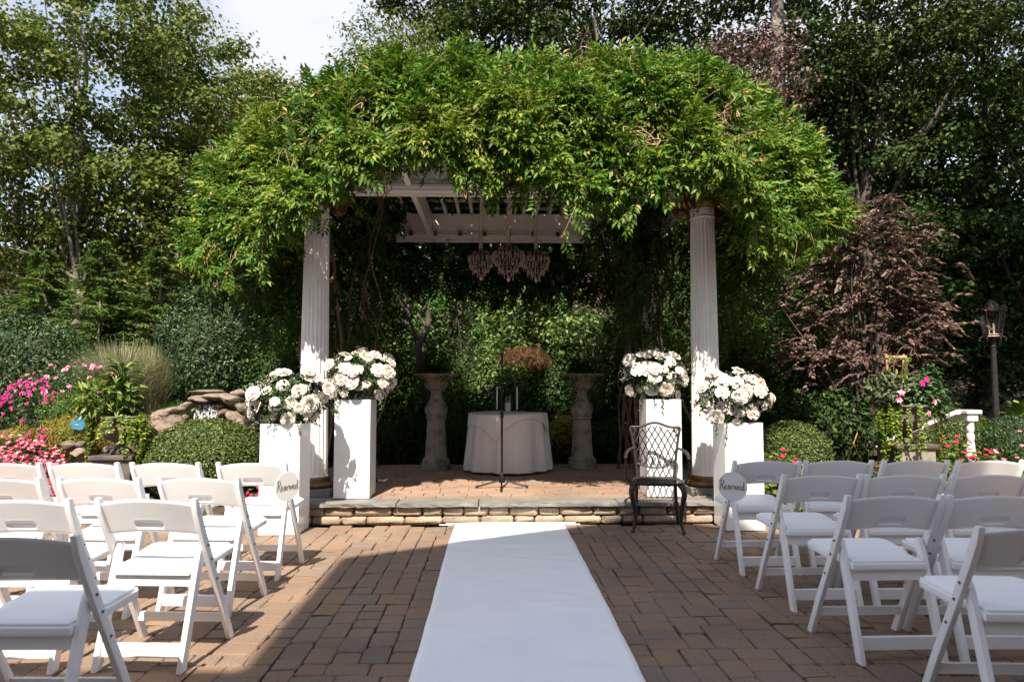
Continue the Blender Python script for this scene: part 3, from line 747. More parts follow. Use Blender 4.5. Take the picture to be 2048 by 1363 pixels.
def lettering():
    mb = MB(); x = 0
    for ch in "Reserved":
        for st in GL[ch]:
            pts = crom([(x + p[0], p[1], 0) for p in st], 5)
            L, Rr = [], []
            for i, p in enumerate(pts):
                t = (pts[min(i + 1, len(pts) - 1)] - pts[max(i - 1, 0)]).normalized()
                wd = .030 + .022 * max(0, -t.y); nv = Vector((-t.y, t.x, 0)) * wd
                L.append(p + nv); Rr.append(p - nv)
            n = len(pts)
            mb.add(L + Rr, [(n + i, n + i + 1, i + 1, i) for i in range(n - 1)])
        x += ADV[ch]
    k = .172 / x
    mb.v = [((p[0] - x / 2 + .03) * k, 0, (p[1] - .36) * k * 1.15) for p in mb.v]
    return mb
def sign(loc, rz, label, hook, rock=0):
    t = thing('reserved_sign', label, 'sign', loc, rz, 'round reserved signs hung on the aisle chairs')
    b = MB().lathe([(.099, -.0025), (.1005, 0), (.099, .0025)], 48)
    b.v = [(p[0], p[2], p[1]) for p in b.v]; b.f = [tuple(reversed(f)) for f in b.f]
    brd = b.obj('board', M['signwhite'], t, smooth=30, rot=(0, rock, 0))
    L = lettering(); L.obj('lettering', M['ink'], brd, loc=(0, -.0045, 0))
    hk = Vector(hook)
    inv = Matrix.Rotation(-rz, 3, 'Z')
    h = inv @ (hk - Vector(loc))
    s = MB()
    for sx in (-1, 1):
        s.tube(crom([(sx * .045, 0, .088), (sx * .045 + (h.x) * .5, h.y * .5 - .004, .05 + h.z * .5), (h.x + sx * .012, h.y + sx * .02, h.z), (h.x, h.y + .03, h.z + .003)], 5), .0016, 5)
    s.obj('string', M['string'], t)
lp = Vector((-1.675 + .235, 4.80 + .0, .60)); 
sign((-1.418, 4.775, .625), R(54), 'white round reserved sign hung on chair post on the waterfall side', (-1.455, 4.81, .79))
sign((1.658, 4.765, .615), R(-36), 'white round reserved sign hung on chair post on the lamp post side', (1.697, 4.81, .79))

# ================================================================== PEDESTALS AND FLOWERS
def rose_mesh(seed, open_=1.0):
    r = np.random.default_rng(seed); mb = MB()
    rings = [(3, .012, .034, 12, .9), (4, .020, .036, 24, .75), (5, .030, .038, 42, .6), (6, .040, .036, 62, .55)]
    for ri, (n, rad, hgt, lean, wd) in enumerate(rings):
        lean = R(lean) * open_
        for k in range(n):
            a0 = 2 * math.pi * (k + .5 * ri) / n + r.normal(0, .12); half = math.pi / n * 1.35
            V = []
            for iv in range(4):
                v = iv / 3
                for iu in range(4):
                    u = iu / 3 * 2 - 1
                    a = a0 + u * half * (.55 + .45 * math.sin(math.pi * min(v * .8 + .2, 1)))
                    q = rad * .35 + (rad * .65 + math.sin(lean) * hgt * .75) * v ** .8 + (.006 if v > .9 else 0) * (ri > 0)
                    z = .002 + hgt * math.cos(lean * .9) * v ** .9 - (.004 * ri) * v ** 3 - .004 * u * u * v + r.normal(0, .0012)
                    V.append((q * math.cos(a), q * math.sin(a), z))
            mb.add(V, [(i * 4 + j, i * 4 + j + 1, i * 4 + j + 5, i * 4 + j + 4) for i in range(3) for j in range(3)])
    mb.lathe([(.004, -.02), (.02, -.006), (.022, .006), (.012, .03)], 8)
    return mb.mesh('rose', 60)
ROSES = [rose_mesh(1, 1.0), rose_mesh(2, .8), rose_mesh(3, 1.15), rose_mesh(4, .5)]
for m in ROSES: m.materials.append(M['florawhite'])
ROSES_B = []
for m in ROSES[:3]:
    q = m.copy(); q.materials.clear(); q.materials.append(M['blush']); ROSES_B.append(q)
def florets(r, c, rad, n):
    d = rdir(r, n); P = np.asarray(c) + d * rad; parts = []
    a = orth(r, d, 0)
    for k in range(4):
        b = np.cross(d, a); ang = k * math.pi / 2
        D = a * math.cos(ang) + b * math.sin(ang) + d * .25
        parts.append(leaves(P, D, d, .017, .016, droop=.2, fold=.1))
    return cat(parts)
def bouquet(label, c, rad, seed, skew=(0, 0), nrose=44):
    """c = centre of the ball, rad = radii"""
    r = np.random.default_rng(seed); c = Vector(c); top = c.z
    t = thing('flower_arrangement', label, 'flowers', c, 0, 'white rose arrangements on tall pedestals')
    rad = np.array(rad)
    # roses on an irregular ball, kept apart
    pts = []
    tries = 0
    while len(pts) < nrose and tries < 6000:
        tries += 1
        d = rdir(r, 1)[0]
        if d[2] < -.78 or d[1] > .75: continue
        s = r.uniform(.82, 1.17); p = d * rad * s
        p[0] += skew[0] * max(0, -d[2] * .6 + .3); p[2] += skew[1] * d[0]
        if p[2] < -rad[2] * .66 and abs(p[0]) < .19 and p[1] > -.15: continue
        if all(np.linalg.norm(p - q[0]) > .074 for q in pts): pts.append((p, d))
    for p, d in pts:
        nv = Vector(d) * .8 + Vector((r.normal(0, .22), -.35 + r.normal(0, .2), .30 + r.normal(0, .2))); nv.normalize()
        blush = r.random() < .22; big = r.random()
        me = (ROSES_B[int(r.integers(0, 3))] if blush else ROSES[int(r.integers(0, 4))])
        s = r.uniform(.80, 1.08) * (1.3 if big > .8 else 1.0) * (.66 if big < .16 else 1)
        o = link('rose', me, None, t, loc=p, scale=(s, s, s)); o.rotation_mode = 'QUATERNION'
        o.rotation_quaternion = nv.to_track_quat('Z', 'Y') @ Matrix.Rotation(r.uniform(0, 6.28), 4, 'Z').to_quaternion()
    # hydrangea heads
    for k in range(3):
        d = rdir(r, 1)[0]; d[1] = -abs(d[1]) - .3; d[2] *= .7; d = d / np.linalg.norm(d)
        hp = d * rad * .84
        V, Fc = florets(r, (0, 0, 0), .060, 95)
        link('hydrangea_head', np_mesh('hydrangea_head', V, Fc), M['florawhite'] if k else M['blush'], t, loc=hp)
    # greenery: leaf core plus sprigs reaching out
    P = ell_pts(r, 1500, (0, 0, 0), rad * .98, .55, 1.0); N = nrm(P + r.normal(0, .3, P.shape) * rad)
    L1 = leaves(P, orth(r, N, .3) * .8 + N * .5, N, r.uniform(.035, .07, len(P)), .028, six=False)
    sp = []; st = MB()
    for k in range(26):
        d = rdir(r, 1)[0]; d[2] = d[2] * .8 - .1; a = d * rad * .7; b = d * rad * r.uniform(1.08, 1.28) + np.array([0, 0, -.05 * r.random()])
        q = crom([a, (a + b) / 2 + np.array([0, 0, .03]), b], 4); st.tube(q, .002, 4)
        PP = np.array([list(v) for v in q[2:]]); PP = np.repeat(PP, 3, 0); NN = nrm(r.normal(0, .5, PP.shape) + np.array([0, 0, .8]))
        sp.append(leaves(PP, orth(r, NN, .1) + np.tile(d, (len(PP), 1)) * .4, NN, r.uniform(.03, .05, len(PP)), .017))
    for k in range(2):                               # trailing sprigs over the pedestal edge
        x0 = r.uniform(-.9, .9) * rad[0] * .8; y0 = -rad[1] * .8; z0 = -rad[2] * .8; ln = r.uniform(.10, .2)
        q = crom([(x0, y0, z0), (x0 * 1.1, y0 * 1.1, z0 - ln * .5), (x0 * 1.12, y0 * 1.08, z0 - ln)], 4); st.tube(q, .0018, 4)
        PP = np.repeat(np.array([list(v) for v in q]), 2, 0); NN = nrm(r.normal(0, .5, PP.shape) + np.array([0, -.5, .5]))
        sp.append(leaves(PP, orth(r, NN, .7), NN, .032, .015))
    V, Fc = cat([L1] + sp)
    tag(link('foliage', np_mesh('foliage', V, Fc), M['l_rose'], t), kind='stuff')
    tag(st.obj('stems', M['l_green'], t), kind='stuff')
    core = MB().lathe([(.01, -rad[2] * .8), (rad[0] * .5, -rad[2] * .62), (rad[0] * .62, 0), (rad[0] * .5, rad[2] * .45), (.01, rad[2] * .62)], 14)
    core.obj('foam_base', M['l_green'], t)
    # baby's breath: tiny white dots in sprays
    cs = ell_pts(r, 26, (0, 0, 0), rad, .95, 1.1); cs = cs[cs[:, 1] < .1]
    PP = np.repeat(cs, 26, 0) + r.normal(0, .028, (len(cs) * 26, 3)); NN = rdir(r, len(PP)); a = orth(r, NN, 0)
    V, Fc = cat([leaves(PP, a, NN, .009, .009, 0, 0), leaves(PP, np.cross(NN, a), NN, .009, .009, 0, 0), leaves(PP, NN, a, .009, .009, 0, 0)])
    tag(link('baby_breath', np_mesh('baby_breath', V, Fc), M['f_white'], t), kind='stuff')
    return t
PEDM = MB().box((0, 0, .4875), (.352, .352, .967)).mesh('shell', bevel=.003)
PEDB = MB().box((0, 0, .002), (.34, .34, .004)).mesh('foot_plate')
def pedestal(label, x, y, z, rz=0):
    t = thing('display_pedestal', label, 'pedestal', (x, y, z), rz, 'glossy white flower pedestals')
    link('shell', PEDM, M['plinth'], t); link('foot_plate', PEDB, M['rubber'], t)
pedestal('glossy white pedestal on the patio on the waterfall side', -1.895, 6.305, .002)
pedestal('glossy white pedestal on the platform on the waterfall side', -1.405, 7.005, PZ + .002)
pedestal('glossy white pedestal on the platform behind the black iron chair', 1.705, 7.035, PZ + .002)
pedestal('glossy white pedestal on the patio on the lamp post side', 2.275, 6.385, .002)
bouquet('white rose arrangement on patio pedestal on the waterfall side, spilling low over one edge', (-1.87, 6.30, 1.19), (.34, .25, .24), 31, (-.06, .05), 46)
bouquet('white rose arrangement on platform pedestal on the waterfall side', (-1.36, 7.00, 1.41), (.33, .25, .24), 32, (0, 0), 43)
bouquet('white rose arrangement on platform pedestal above the black iron chair', (1.66, 7.03, 1.415), (.31, .25, .24), 33, (0, 0), 43)
bouquet('white rose arrangement on patio pedestal on the lamp post side', (2.24, 6.38, 1.20), (.315, .24, .235), 34, (0, -.02), 46)

# ================================================================== BLACK IRON ARMCHAIR (faces -Y)
ch = thing('iron_armchair', 'dark cast iron armchair with lattice back standing at the step', 'chair', (1.50, 6.34, 0), R(-11))
def arc3(pts, r, n=5, k=8, name='frame', par=ch, mat=None, mb=None):
    mb = mb or MB(); mb.tube(crom(pts, n), r, k); return mb
def by(z): return .185 + (z - .43) * .20          # back leans away
HW = lambda z: .168 + .062 * max(0, min(1, (z - .43) / .46)) ** 1.2
top = lambda x: .912 + .042 * math.cos(min(abs(x) / .165, 1) * math.pi) * .5 + .021
side = [(-HW(z), by(z), z) for z in np.linspace(.43, .90, 8)]
topc = [(x, by(top(x)), top(x)) for x in np.linspace(-.225, .225, 15)]
fr = MB(); fr.tube(crom(side[:-1] + [(-.235, by(.90), .895)] + topc + [(.235, by(.90), .895)] + [(-p[0], p[1], p[2]) for p in side[:-1]][::-1], 4), .0125, 8)
bk = fr.obj('back_frame', M['iron'], ch, smooth=50)
lowz = lambda x: .567 - .035 * math.cos(min(abs(x) / .17, 1) * math.pi / 2)
lat = MB(); lat.tube([(x, by(lowz(x)), lowz(x)) for x in np.linspace(-.182, .182, 16)], .009, 8)
innr = lambda x: top(x) - .018
for s in (-1, 1):
    for u0 in np.arange(-1.98, .95, .34):
        pts = []
        for v in np.linspace(0, 1, 26):
            x = s * .175 * (u0 + .30 * v + .85 * v ** 1.5); z = .53 + .41 * v
            if abs(x) < HW(z) - .004 and lowz(x) < z < innr(x): pts.append((x, by(z), z))
        if len(pts) > 2: lat.tube(pts, .0062, 6)
for s in (-1, 1):                                     # scrolls at the four corners of the panel
    for cx, cz, rr_, dr in ((.195, .882, .028, 1), (.150, .590, .030, -1), (.202, .835, .012, 1), (.112, .565, .011, -1)):
        pts = []; 
        for k in range(22):
            a = k / 21 * R(620); q = rr_ * (1 - k / 21 * .85)
            pts.append((s * (cx + q * math.cos(a) * dr), by(cz), cz + q * math.sin(a)))
        lat.tube(pts, .0062, 6)
lat.obj('back_lattice', M['iron'], ch, smooth=60)
# seat
pl = [(-.17, .20), (-.215, .05), (-.232, -.12), (-.20, -.20), (0, -.225), (.20, -.20), (.232, -.12), (.215, .05), (.17, .20), (0, .21)]
rim = crom(pl + [pl[0]], 5)[:-1]
sm_ = MB(); sm_.tube([(p[0], p[1], .437) for p in rim], .013, 8, closed=True)
n = len(rim); V = [(p[0] * .94, p[1] * .94, .444 - .006 * 0) for p in rim] + [(p[0] * .78, p[1] * .78, .440) for p in rim] 
V += [(p[0] * .96, p[1] * .96, .418) for p in rim]
sm_.add(V, [(i, (i + 1) % n, n + (i + 1) % n, n + i) for i in range(n)] + [(2 * n + i, 2 * n + (i + 1) % n, (i + 1) % n, i) for i in range(n)])
for s in (-1, 1):
    for u0 in np.arange(-.40, .41, .055):
        pts = []
        for v in np.linspace(-.17, .16, 14):
            x = u0 + s * v
            if abs(x) < .175: pts.append((x, v, .439))
        if len(pts) > 1: sm_.tube(pts, .0055, 5)
sm_.obj('seat', M['iron'], ch, smooth=50)
for s in (-1, 1):
    MB().tube(crom([(s * .200, -.175, .43), (s * .226, -.205, .385), (s * .228, -.215, .33), (s * .205, -.19, .20), (s * .203, -.185, .10), (s * .218, -.205, .03), (s * .226, -.215, .004)], 4), [.030, .0298, .029, .0285, .028, .0275, .027, .026, .025, .0235, .022, .0205, .019, .018, .017, .016, .0155, .015, .0145, .014, .0145, .0155, .017, .018, .017], 8).obj('front_leg', M['iron'], ch, smooth=50)
    MB().tube(crom([(s * .175, .185, .43), (s * .182, .20, .30), (s * .19, .205, .15), (s * .205, .215, .004)], 4), [.019, .0185, .018, .0175, .017, .0165, .016, .0155, .015, .0145, .014, .015, .016], 8).obj('rear_leg', M['iron'], ch, smooth=50)
    arm = MB(); arm.tube(crom([(s * .205, by(.70), .715), (s * .245, .10, .712), (s * .275, -.03, .690), (s * .282, -.12, .664), (s * .276, -.145, .648)], 4), [.011, .0115, .012, .0125, .013, .0135, .014, .0145, .015, .0155, .016, .0165, .017, .0175, .017, .015, .012], 8)
    am = arm.obj('armrest', M['iron'], ch, smooth=50)
    sp = MB(); sp.tube(crom([(s * .278, -.125, .655), (s * .284, -.10, .57), (s * .280, -.06, .48), (s * .255, -.03, .435), (s * .222, -.02, .425)], 5), .0085, 8)
    sp.obj('arm_support', M['iron'], am, smooth=50)

# ================================================================== DRAPED TABLE
TC = Vector((.175, 9.02, PZ)); TR, TZ = .50, .745
tb = thing('round_table', 'round table on the platform under a beige floor length cloth', 'table', TC)
MB().lathe([(TR - .012, TZ - .035), (TR - .012, TZ - .006)], 40).obj('table_top', M['cedar'], tb)
for k in range(4):
    a = R(45 + 90 * k); MB().tube([(.3 * math.cos(a), .3 * math.sin(a), 0), (.28 * math.cos(a), .28 * math.sin(a), TZ - .036)], .018, 8).obj('leg', M['cedar'], tb)
fr_ = np.random.default_rng(8); ph = fr_.uniform(0, 6.28, 6)
def fold(a, s):
    return (math.sin(11 * a + ph[0]) * .5 + math.sin(17 * a + ph[1] + .8 * math.sin(3 * a)) * .4 + math.sin(5 * a + ph[2]) * .35) * s
def drape(x, y, R_, zt, amp, gap, flare, zmin):
    r = math.hypot(x, y); a = math.atan2(y, x)
    if r <= R_: return (x, y, zt + .003 * math.sin(9 * x) * math.sin(8 * y))
    f = r - R_; s = min(f / .62, 1)
    q = R_ + gap + f * flare + amp * fold(a, s ** .8)
    return (q * math.cos(a), q * math.sin(a), max(zt - f * .985 - .004 * s, zmin))
n, m_ = 180, 26; V = []
for k in range(m_ + 1):
    q = .02 + (TR + .70 + 0) * k / m_
    for i in range(n):
        a = 2 * math.pi * i / n; V.append(drape(q * math.cos(a), q * math.sin(a), TR, TZ, .046, .004, .075, .018))
Fs = [(k * n + i, k * n + (i + 1) % n, (k + 1) * n + (i + 1) % n, (k + 1) * n + i) for k in range(m_) for i in range(n)] + [tuple(range(n - 1, -1, -1))]
clo = MB().add(V, Fs).obj('tablecloth', M['cloth'], smooth=70, loc=TC)
tag(clo, 'beige cloth hanging in folds from the round table to the platform', 'tablecloth')
n = 64; V = []; ang = R(31); hs = .58
for jv in range(n + 1):
    for iu in range(n + 1):
        x = (iu / n * 2 - 1) * hs; y = (jv / n * 2 - 1) * hs
        xr = x * math.cos(ang) - y * math.sin(ang) - .07; yr = x * math.sin(ang) + y * math.cos(ang) - .03
        p = drape(xr, yr, TR + .004, TZ + .010, .026, .014, .105, .05)
        z = p[2] + (.012 * max(0, 1 - math.hypot(xr, yr) / TR) + .006 * math.sin(6 * xr + 3) * math.sin(5 * yr) if math.hypot(xr, yr) < TR else 0)
        V.append((p[0], p[1], z))
Fs = [(jv * (n + 1) + iu, jv * (n + 1) + iu + 1, (jv + 1) * (n + 1) + iu + 1, (jv + 1) * (n + 1) + iu) for jv in range(n) for iu in range(n)]
ov = MB().add(V, Fs).obj('table_overlay', M['cloth'], smooth=70, loc=TC)
ov.modifiers.new('thickness', 'SOLIDIFY').thickness = .0025
tag(ov, 'square beige overlay on the round table with a pointed corner hanging down', 'overlay')
zt = PZ + TZ + .030
for px, lab in ((994, 'white taper candle on the draped table beside the microphone stand'), (1034, 'white taper candle on the draped table away from the microphone stand')):
    p = AT(px, 815, 9.02)
    t = thing('taper_candle', lab, 'candle', (p.x, 9.02, zt), 0, 'tall white taper candles')
    MB().lathe([(.026, 0), (.028, .006), (.012, .012), (.013, .03), (.011, .031)], 16).obj('holder', M['glass'], t, smooth=40)
    MB().lathe([(.0115, .022), (.011, .15), (.0095, .30), (.006, .318), (.001, .325)], 14).obj('wax', M['wax'], t, smooth=40)
    MB().tube([(0, 0, .322), (.001, 0, .336)], .0012, 5).obj('wick', M['black'], t)
pp = AT(1016, 815, 8.98)
t = thing('pillar_candle', 'white pillar candle inside a clear glass cylinder on the draped table', 'candle', (pp.x, 8.97, zt))
MB().lathe([(.038, .004), (.038, .105), (.034, .109), (.006, .106)], 24).obj('wax', M['wax'], t, smooth=40)
MB().lathe([(.044, 0), (.047, .003), (.047, .19), (.0445, .19), (.0445, .004)], 28, cap=False).obj('glass_cylinder', M['glass'], t, smooth=40)

# ================================================================== MICROPHONE STAND
mp = G(1003, 965, PZ)
ms = thing('microphone_stand', 'black tripod microphone stand on the platform before the draped table', 'microphone stand', (mp.x, 7.55, PZ))
MB().tube([(0, 0, .13), (0, 0, .80)], .0125, 12).obj('lower_tube', M['black'], ms, smooth=40)
MB().tube([(0, 0, .79), (0, 0, 1.36)], .0085, 12).obj('upper_tube', M['black'], ms, smooth=40)
MB().lathe([(.013, .755), (.019, .76), (.019, .815), (.012, .82)], 14).obj('clutch', M['black'], ms, smooth=40)
MB().lathe([(.034, .055), (.036, .075), (.032, .10), (.020, .15), (.014, .165)], 20).obj('hub', M['black'], ms, smooth=40)
for a in (R(188), R(352), R(268), ):
    d = Vector((math.cos(a), math.sin(a), 0)); L_ = .29 if a != R(268) else .30
    lg = MB().tube([d * .025 + Vector((0, 0, .078)), d * (L_ - .02) + Vector((0, 0, .018))], .0095, 8).obj('leg', M['black'], ms, smooth=40)
    MB().tube([d * (L_ - .035) + Vector((0, 0, .021)), d * L_ + Vector((0, 0, .0135))], .013, 8).obj('rubber_foot', M['rubber'], lg, smooth=40)
mc = MB().tube([(0, 0, 1.36), (0, -.01, 1.385), (0, -.016, 1.40)], .012, 10).obj('clip', M['black'], ms, smooth=40)
MB().tube([(0, -.010, 1.375), (0, -.02, 1.47)], [.010, .0135], 12).obj('microphone_body', M['black'], ms, smooth=40)
mh = MB().lathe([(.012, 0), (.021, .008), (.024, .022), (.021, .038), (.010, .047), (.001, .049)], 16).obj('microphone_head', M['steel'], ms, loc=(0, -.0205, 1.472), rot=(R(8), 0, 0), smooth=40)

# ================================================================== CAST STONE PEDESTAL PLANTERS
def stone_planter(label, x, y, seed):
    t = thing('stone_planter', label, 'planter', (x, y, PZ), 0, 'weathered stone column planters')
    fl = lambda a, i, z: 1 - .045 * abs(math.sin(a * 10))
    MB().lathe([(.185, 0), (.19, .008), (.19, .085), (.175, .10), (.182, .115), (.178, .135), (.155, .15), (.150, .165)], 40).obj('base', M['caststone'], t, smooth=35)
    MB().lathe([(.150, .166)] + [(.146 - .028 * k / 10, .18 + .46 * k / 10) for k in range(11)] + [(.118, .66)], 80, rf=lambda a, i, z: (1 - .055 * max(0, math.sin(a * 16)) ** .6) if .03 < i < .96 else 1).obj('shaft', M['caststone'], t, smooth=50)
    MB().lathe([(.118, .661), (.135, .668), (.137, .69), (.122, .70), (.128, .715), (.150, .75), (.153, .80), (.138, .84), (.120, .865), (.112, .885)], 48).obj('collar', M['caststone'], t, smooth=35)
    MB().lathe([(.108, .886), (.085, .93), (.074, .98), (.072, 1.02), (.085, 1.035), (.078, 1.045)], 64, rf=lambda a, i, z: 1 - .05 * max(0, math.sin(a * 14))).obj('neck', M['caststone'], t, smooth=50)
    b = MB().lathe([(.078, 1.046), (.125, 1.07), (.155, 1.11), (.160, 1.14), (.152, 1.165)], 72, rf=lambda a, i, z: 1 + .035 * max(0, math.sin(a * 18)) * (i < .95)).obj('bowl', M['caststone'], t, smooth=50)
    MB().lathe([(.150, 1.166), (.17, 1.18), (.20, 1.21), (.285, 1.235), (.305, 1.25), (.300, 1.268), (.26, 1.262), (.22, 1.22)], 48).obj('rim', M['caststone'], b, smooth=40)
    MB().lathe([(.001, 1.235), (.22, 1.232)], 24, cap=False).obj('soil', M['soil'], b)
    # fern and trailing ivy
    r = np.random.default_rng(seed)
    f = thing('potted_fern', label.replace('weathered stone column planter', 'dark trailing fern growing in the stone planter'), 'fern', (x, y, PZ + 1.235), 0, 'ferns in the stone planters')
    PP, DD, NN = [], [], []
    st = MB()
    for k in range(70):
        a = r.uniform(0, 6.28); L_ = r.uniform(.2, .42); up = r.uniform(.1, .9)
        q = crom([(0, 0, 0), (math.cos(a) * L_ * .5, math.sin(a) * L_ * .5, .22 * up + .05), (math.cos(a) * L_, math.sin(a) * L_, .22 * up - .12)], 8); st.tube(q, .002, 4)
        for i in range(2, len(q) - 1):
            d = (q[i + 1] - q[i - 1]).normalized(); s = d.cross(Vector((0, 0, 1))).normalized()
            for sg in (-1, 1):
                PP.append(q[i]); DD.append(s * sg + d * .4); NN.append((0, 0, 1))
    for k in range(34):
        a = r.uniform(0, 6.28); ln = r.uniform(.12, .45); x0, y0 = .29 * math.cos(a), .29 * math.sin(a)
        for z in np.arange(.02, -ln, -.018):
            PP.append((x0 + r.normal(0, .006), y0 + r.normal(0, .006), z)); DD.append((r.normal(), r.normal(), -.5)); NN.append((math.cos(a), math.sin(a), .3))
    PP, DD, NN = np.array([list(p) for p in PP]), np.array([list(p) for p in DD]), np.array(NN, float)
    V, Fc = leaves(PP, DD, NN, r.uniform(.03, .05, len(PP)), .013); tag(link('fronds', np_mesh('fronds', V, Fc), M['l_shade'], f), kind='stuff')
    st.obj('stalks', M['l_green'], f)
stone_planter('weathered stone column planter on the waterfall side of the table', AT(872, 900, 9.22).x, 9.22, 41)
stone_planter('weathered stone column planter on the lamp post side of the table', AT(1164, 900, 9.28).x, 9.28, 42)

# ================================================================== CHANDELIERS
def chandelier(label, px, y, ztop, s, seed):
    x = AT(px, 520, y).x; r = np.random.default_rng(seed)
    t = thing('chandelier', label, 'chandelier', (x, y, ztop), 0, 'crystal chandeliers hung from the pergola')
    MB().tube(crom([(0, 0, 3.73 - ztop), (.006, .002, (3.73 - ztop) * .66), (-.005, 0, (3.73 - ztop) * .33), (0, 0, -.02)], 6), .025, 10).obj('cord', M['rope'], t, smooth=50)
    f = MB(); f.tube([(0, 0, 0), (0, 0, -.30 * s)], .012, 8)
    tiers = [(.075, -.02), (.165, -.09), (.150, -.17), (.105, -.25), (.05, -.31)]
    for q, z in tiers:
        f.tube([(q * s * math.cos(a), q * s * math.sin(a), z * s) for a in np.linspace(0, 2 * math.pi, 25)[:-1]], .006, 6, closed=True)
    for k in range(8):
        a = k * math.pi / 4; c_, s_ = math.cos(a), math.sin(a)
        f.tube(crom([(0, 0, -.28 * s), (.09 * c_ * s, .09 * s_ * s, -.20 * s), (.15 * c_ * s, .15 * s_ * s, -.12 * s), (.178 * c_ * s, .178 * s_ * s, -.085 * s), (.178 * c_ * s, .178 * s_ * s, -.05 * s)], 4), .0055, 6)
    f.obj('frame', M['lampgilt'], t, smooth=50)
    C, Sz = [], []
    for (q0, z0), (q1, z1), nn in zip(tiers[:-1], tiers[1:], (14, 22, 22, 14)):
        for k in range(nn):
            a = 2 * math.pi * k / nn + r.normal(0, .03)
            for u in np.linspace(0, 1, 8):
                q = q0 + (q1 - q0) * u + .012 * math.sin(math.pi * u); z = z0 + (z1 - z0) * u - .025 * math.sin(math.pi * u)
                C.append((q * s * math.cos(a), q * s * math.sin(a), z * s)); Sz.append((.0062, .009))
    for q, z, nn in ((.172, -.10, 26), (.155, -.18, 20), (.108, -.26, 14), (.05, -.32, 7)):
        for k in range(nn):
            a = 2 * math.pi * k / nn + r.normal(0, .05)
            for u in range(int(r.integers(2, 5))):
                C.append((q * s * math.cos(a), q * s * math.sin(a), (z - .018 - .021 * u) * s)); Sz.append((.0085, .0135))
    C = np.array(C); Sz = np.array(Sz); n = len(C)
    o = np.array([[1, 0, 0], [0, 1, 0], [-1, 0, 0], [0, -1, 0], [0, 0, 1], [0, 0, -1]], float)
    V = (C[:, None, :] + o[None] * np.concatenate([Sz[:, :1], Sz[:, :1], Sz[:, 1:]], 1)[:, None, :]).reshape(-1, 3)
    fc = np.array([[0, 1, 4], [1, 2, 4], [2, 3, 4], [3, 0, 4], [1, 0, 5], [2, 1, 5], [3, 2, 5], [0, 3, 5]])
    Fc = (np.arange(n)[:, None, None] * 6 + fc[None]).reshape(-1, 3)
    tag(link('crystal_strands', np_mesh('crystal_strands', V, Fc), M['crystal'], t), kind='stuff')
    MB().lathe([(.001, -.43), (.024, -.395), (.012, -.37), (.003, -.345)], 6).obj('pendant', M['crystal'], t, scale=(s, s, s))
chandelier('crystal chandelier on a wrapped cord nearest the waterfall', 962, 8.35, 2.99, .92, 51)
chandelier('larger crystal chandelier on a wrapped cord between the other two', 1017, 8.15, 3.02, 1.1, 52)
chandelier('crystal chandelier on a wrapped cord nearest the lamp post', 1072, 8.35, 2.99, .98, 53)
# ================================================================== WISTERIA OVER THE PERGOLA
BOT = [(360, 530), (395, 520), (440, 505), (500, 490), (560, 450), (600, 405), (640, 388), (680, 382), (705, 376), (735, 352), (790, 312), (850, 318), (900, 340), (950, 366), (1040, 366), (1110, 380), (1180, 398), (1240, 408), (1300, 388), (1360, 374), (1400, 370), (1440, 378), (1490, 420), (1550, 478), (1610, 470), (1660, 462), (1700, 455)]
TOP = [(360, 430), (385, 372), (420, 318), (460, 272), (500, 228), (560, 200), (620, 172), (700, 152), (780, 128), (870, 114), (1000, 126), (1130, 120), (1200, 108), (1280, 104), (1350, 114), (1440, 132), (1500, 154), (1560, 208), (1600, 252), (1640, 312), (1675, 372), (1700, 425)]
def cur(tab, x): return np.interp(x, [p[0] for p in tab], [p[1] for p in tab])
vr = np.random.default_rng(61)
def vine_surface(px, t):
    """photo column px, t = 0 at the lower fringe .. 1 at the ridge -> point and outward normal"""
    s = (px - 360) / 1340; e = np.abs(2 * s - 1) ** 3.2
    Yb = 6.00 + 1.15 * e; Yt = 7.75 - .15 * e
    yb, yt = cur(BOT, px) - 20, cur(TOP, px) + 62 - 26 * e
    px = 1030 + (px - 1030) * .955
    def pt(y, Yv):
        d = np.stack([(px - 1024) / F, -(y - 681.5) / F, -np.ones_like(px)], 1) @ np.array(CM).T
        k = Yv / d[:, 1]
        return np.stack([d[:, 0] * k, Yv, CAM_H + d[:, 2] * k], 1)
    B, T = pt(yb, Yb), pt(yt, Yt)
    a = t * math.pi / 2
    P = B.copy()
    P[:, :2] += (T[:, :2] - B[:, :2]) * (1 - np.cos(a))[:, None]
    P[:, 2] += (T[:, 2] - B[:, 2]) * np.sin(a)
    N = np.stack([.9 * np.sign(2 * s - 1) * e, -np.cos(a) - .15, np.sin(a) * .9 + .1], 1)
    return P, nrm(N)
def bumps(P):
    return (.15 * np.sin(P[:, 0] * 3.1 + 1.7 * np.sin(P[:, 2] * 2.3)) * np.sin(P[:, 2] * 3.7 + P[:, 0]) + .11 * np.sin(P[:, 0] * 7.7 + P[:, 2] * 5.1) + .05 * np.sin(P[:, 0] * 13 - P[:, 2] * 11))
def compound(rng, P, D, N, rl=.185, ll=.062, lw=.027, pairs=5):
    n = len(P); D = nrm(D); S = nrm(np.cross(D, N)); N = nrm(np.cross(S, D)); sc = rng.uniform(.55, 1.38, n)[:, None]
    out = []
    for k in range(pairs):
        t = .22 + .72 * k / (pairs - .5); base = P + D * rl * t * sc - N * (.25 * t * t * rl) * sc
        for sg in (-1, 1):
            dd = D * (.45 + .25 * t) + S * sg * .9 - N * rng.uniform(.05, .5, (n, 1))
            out.append(leaves(base, dd, N + S * sg * .25 + rng.normal(0, .18, N.shape), ll * sc[:, 0] * rng.uniform(.75, 1.15, n), lw * sc[:, 0], droop=.22, fold=.14))
    out.append(leaves(P + D * rl * .95 * sc - N * .22 * rl, D - N * .3, N, ll * 1.1 * sc[:, 0], lw * sc[:, 0], droop=.2))
    return cat(out)
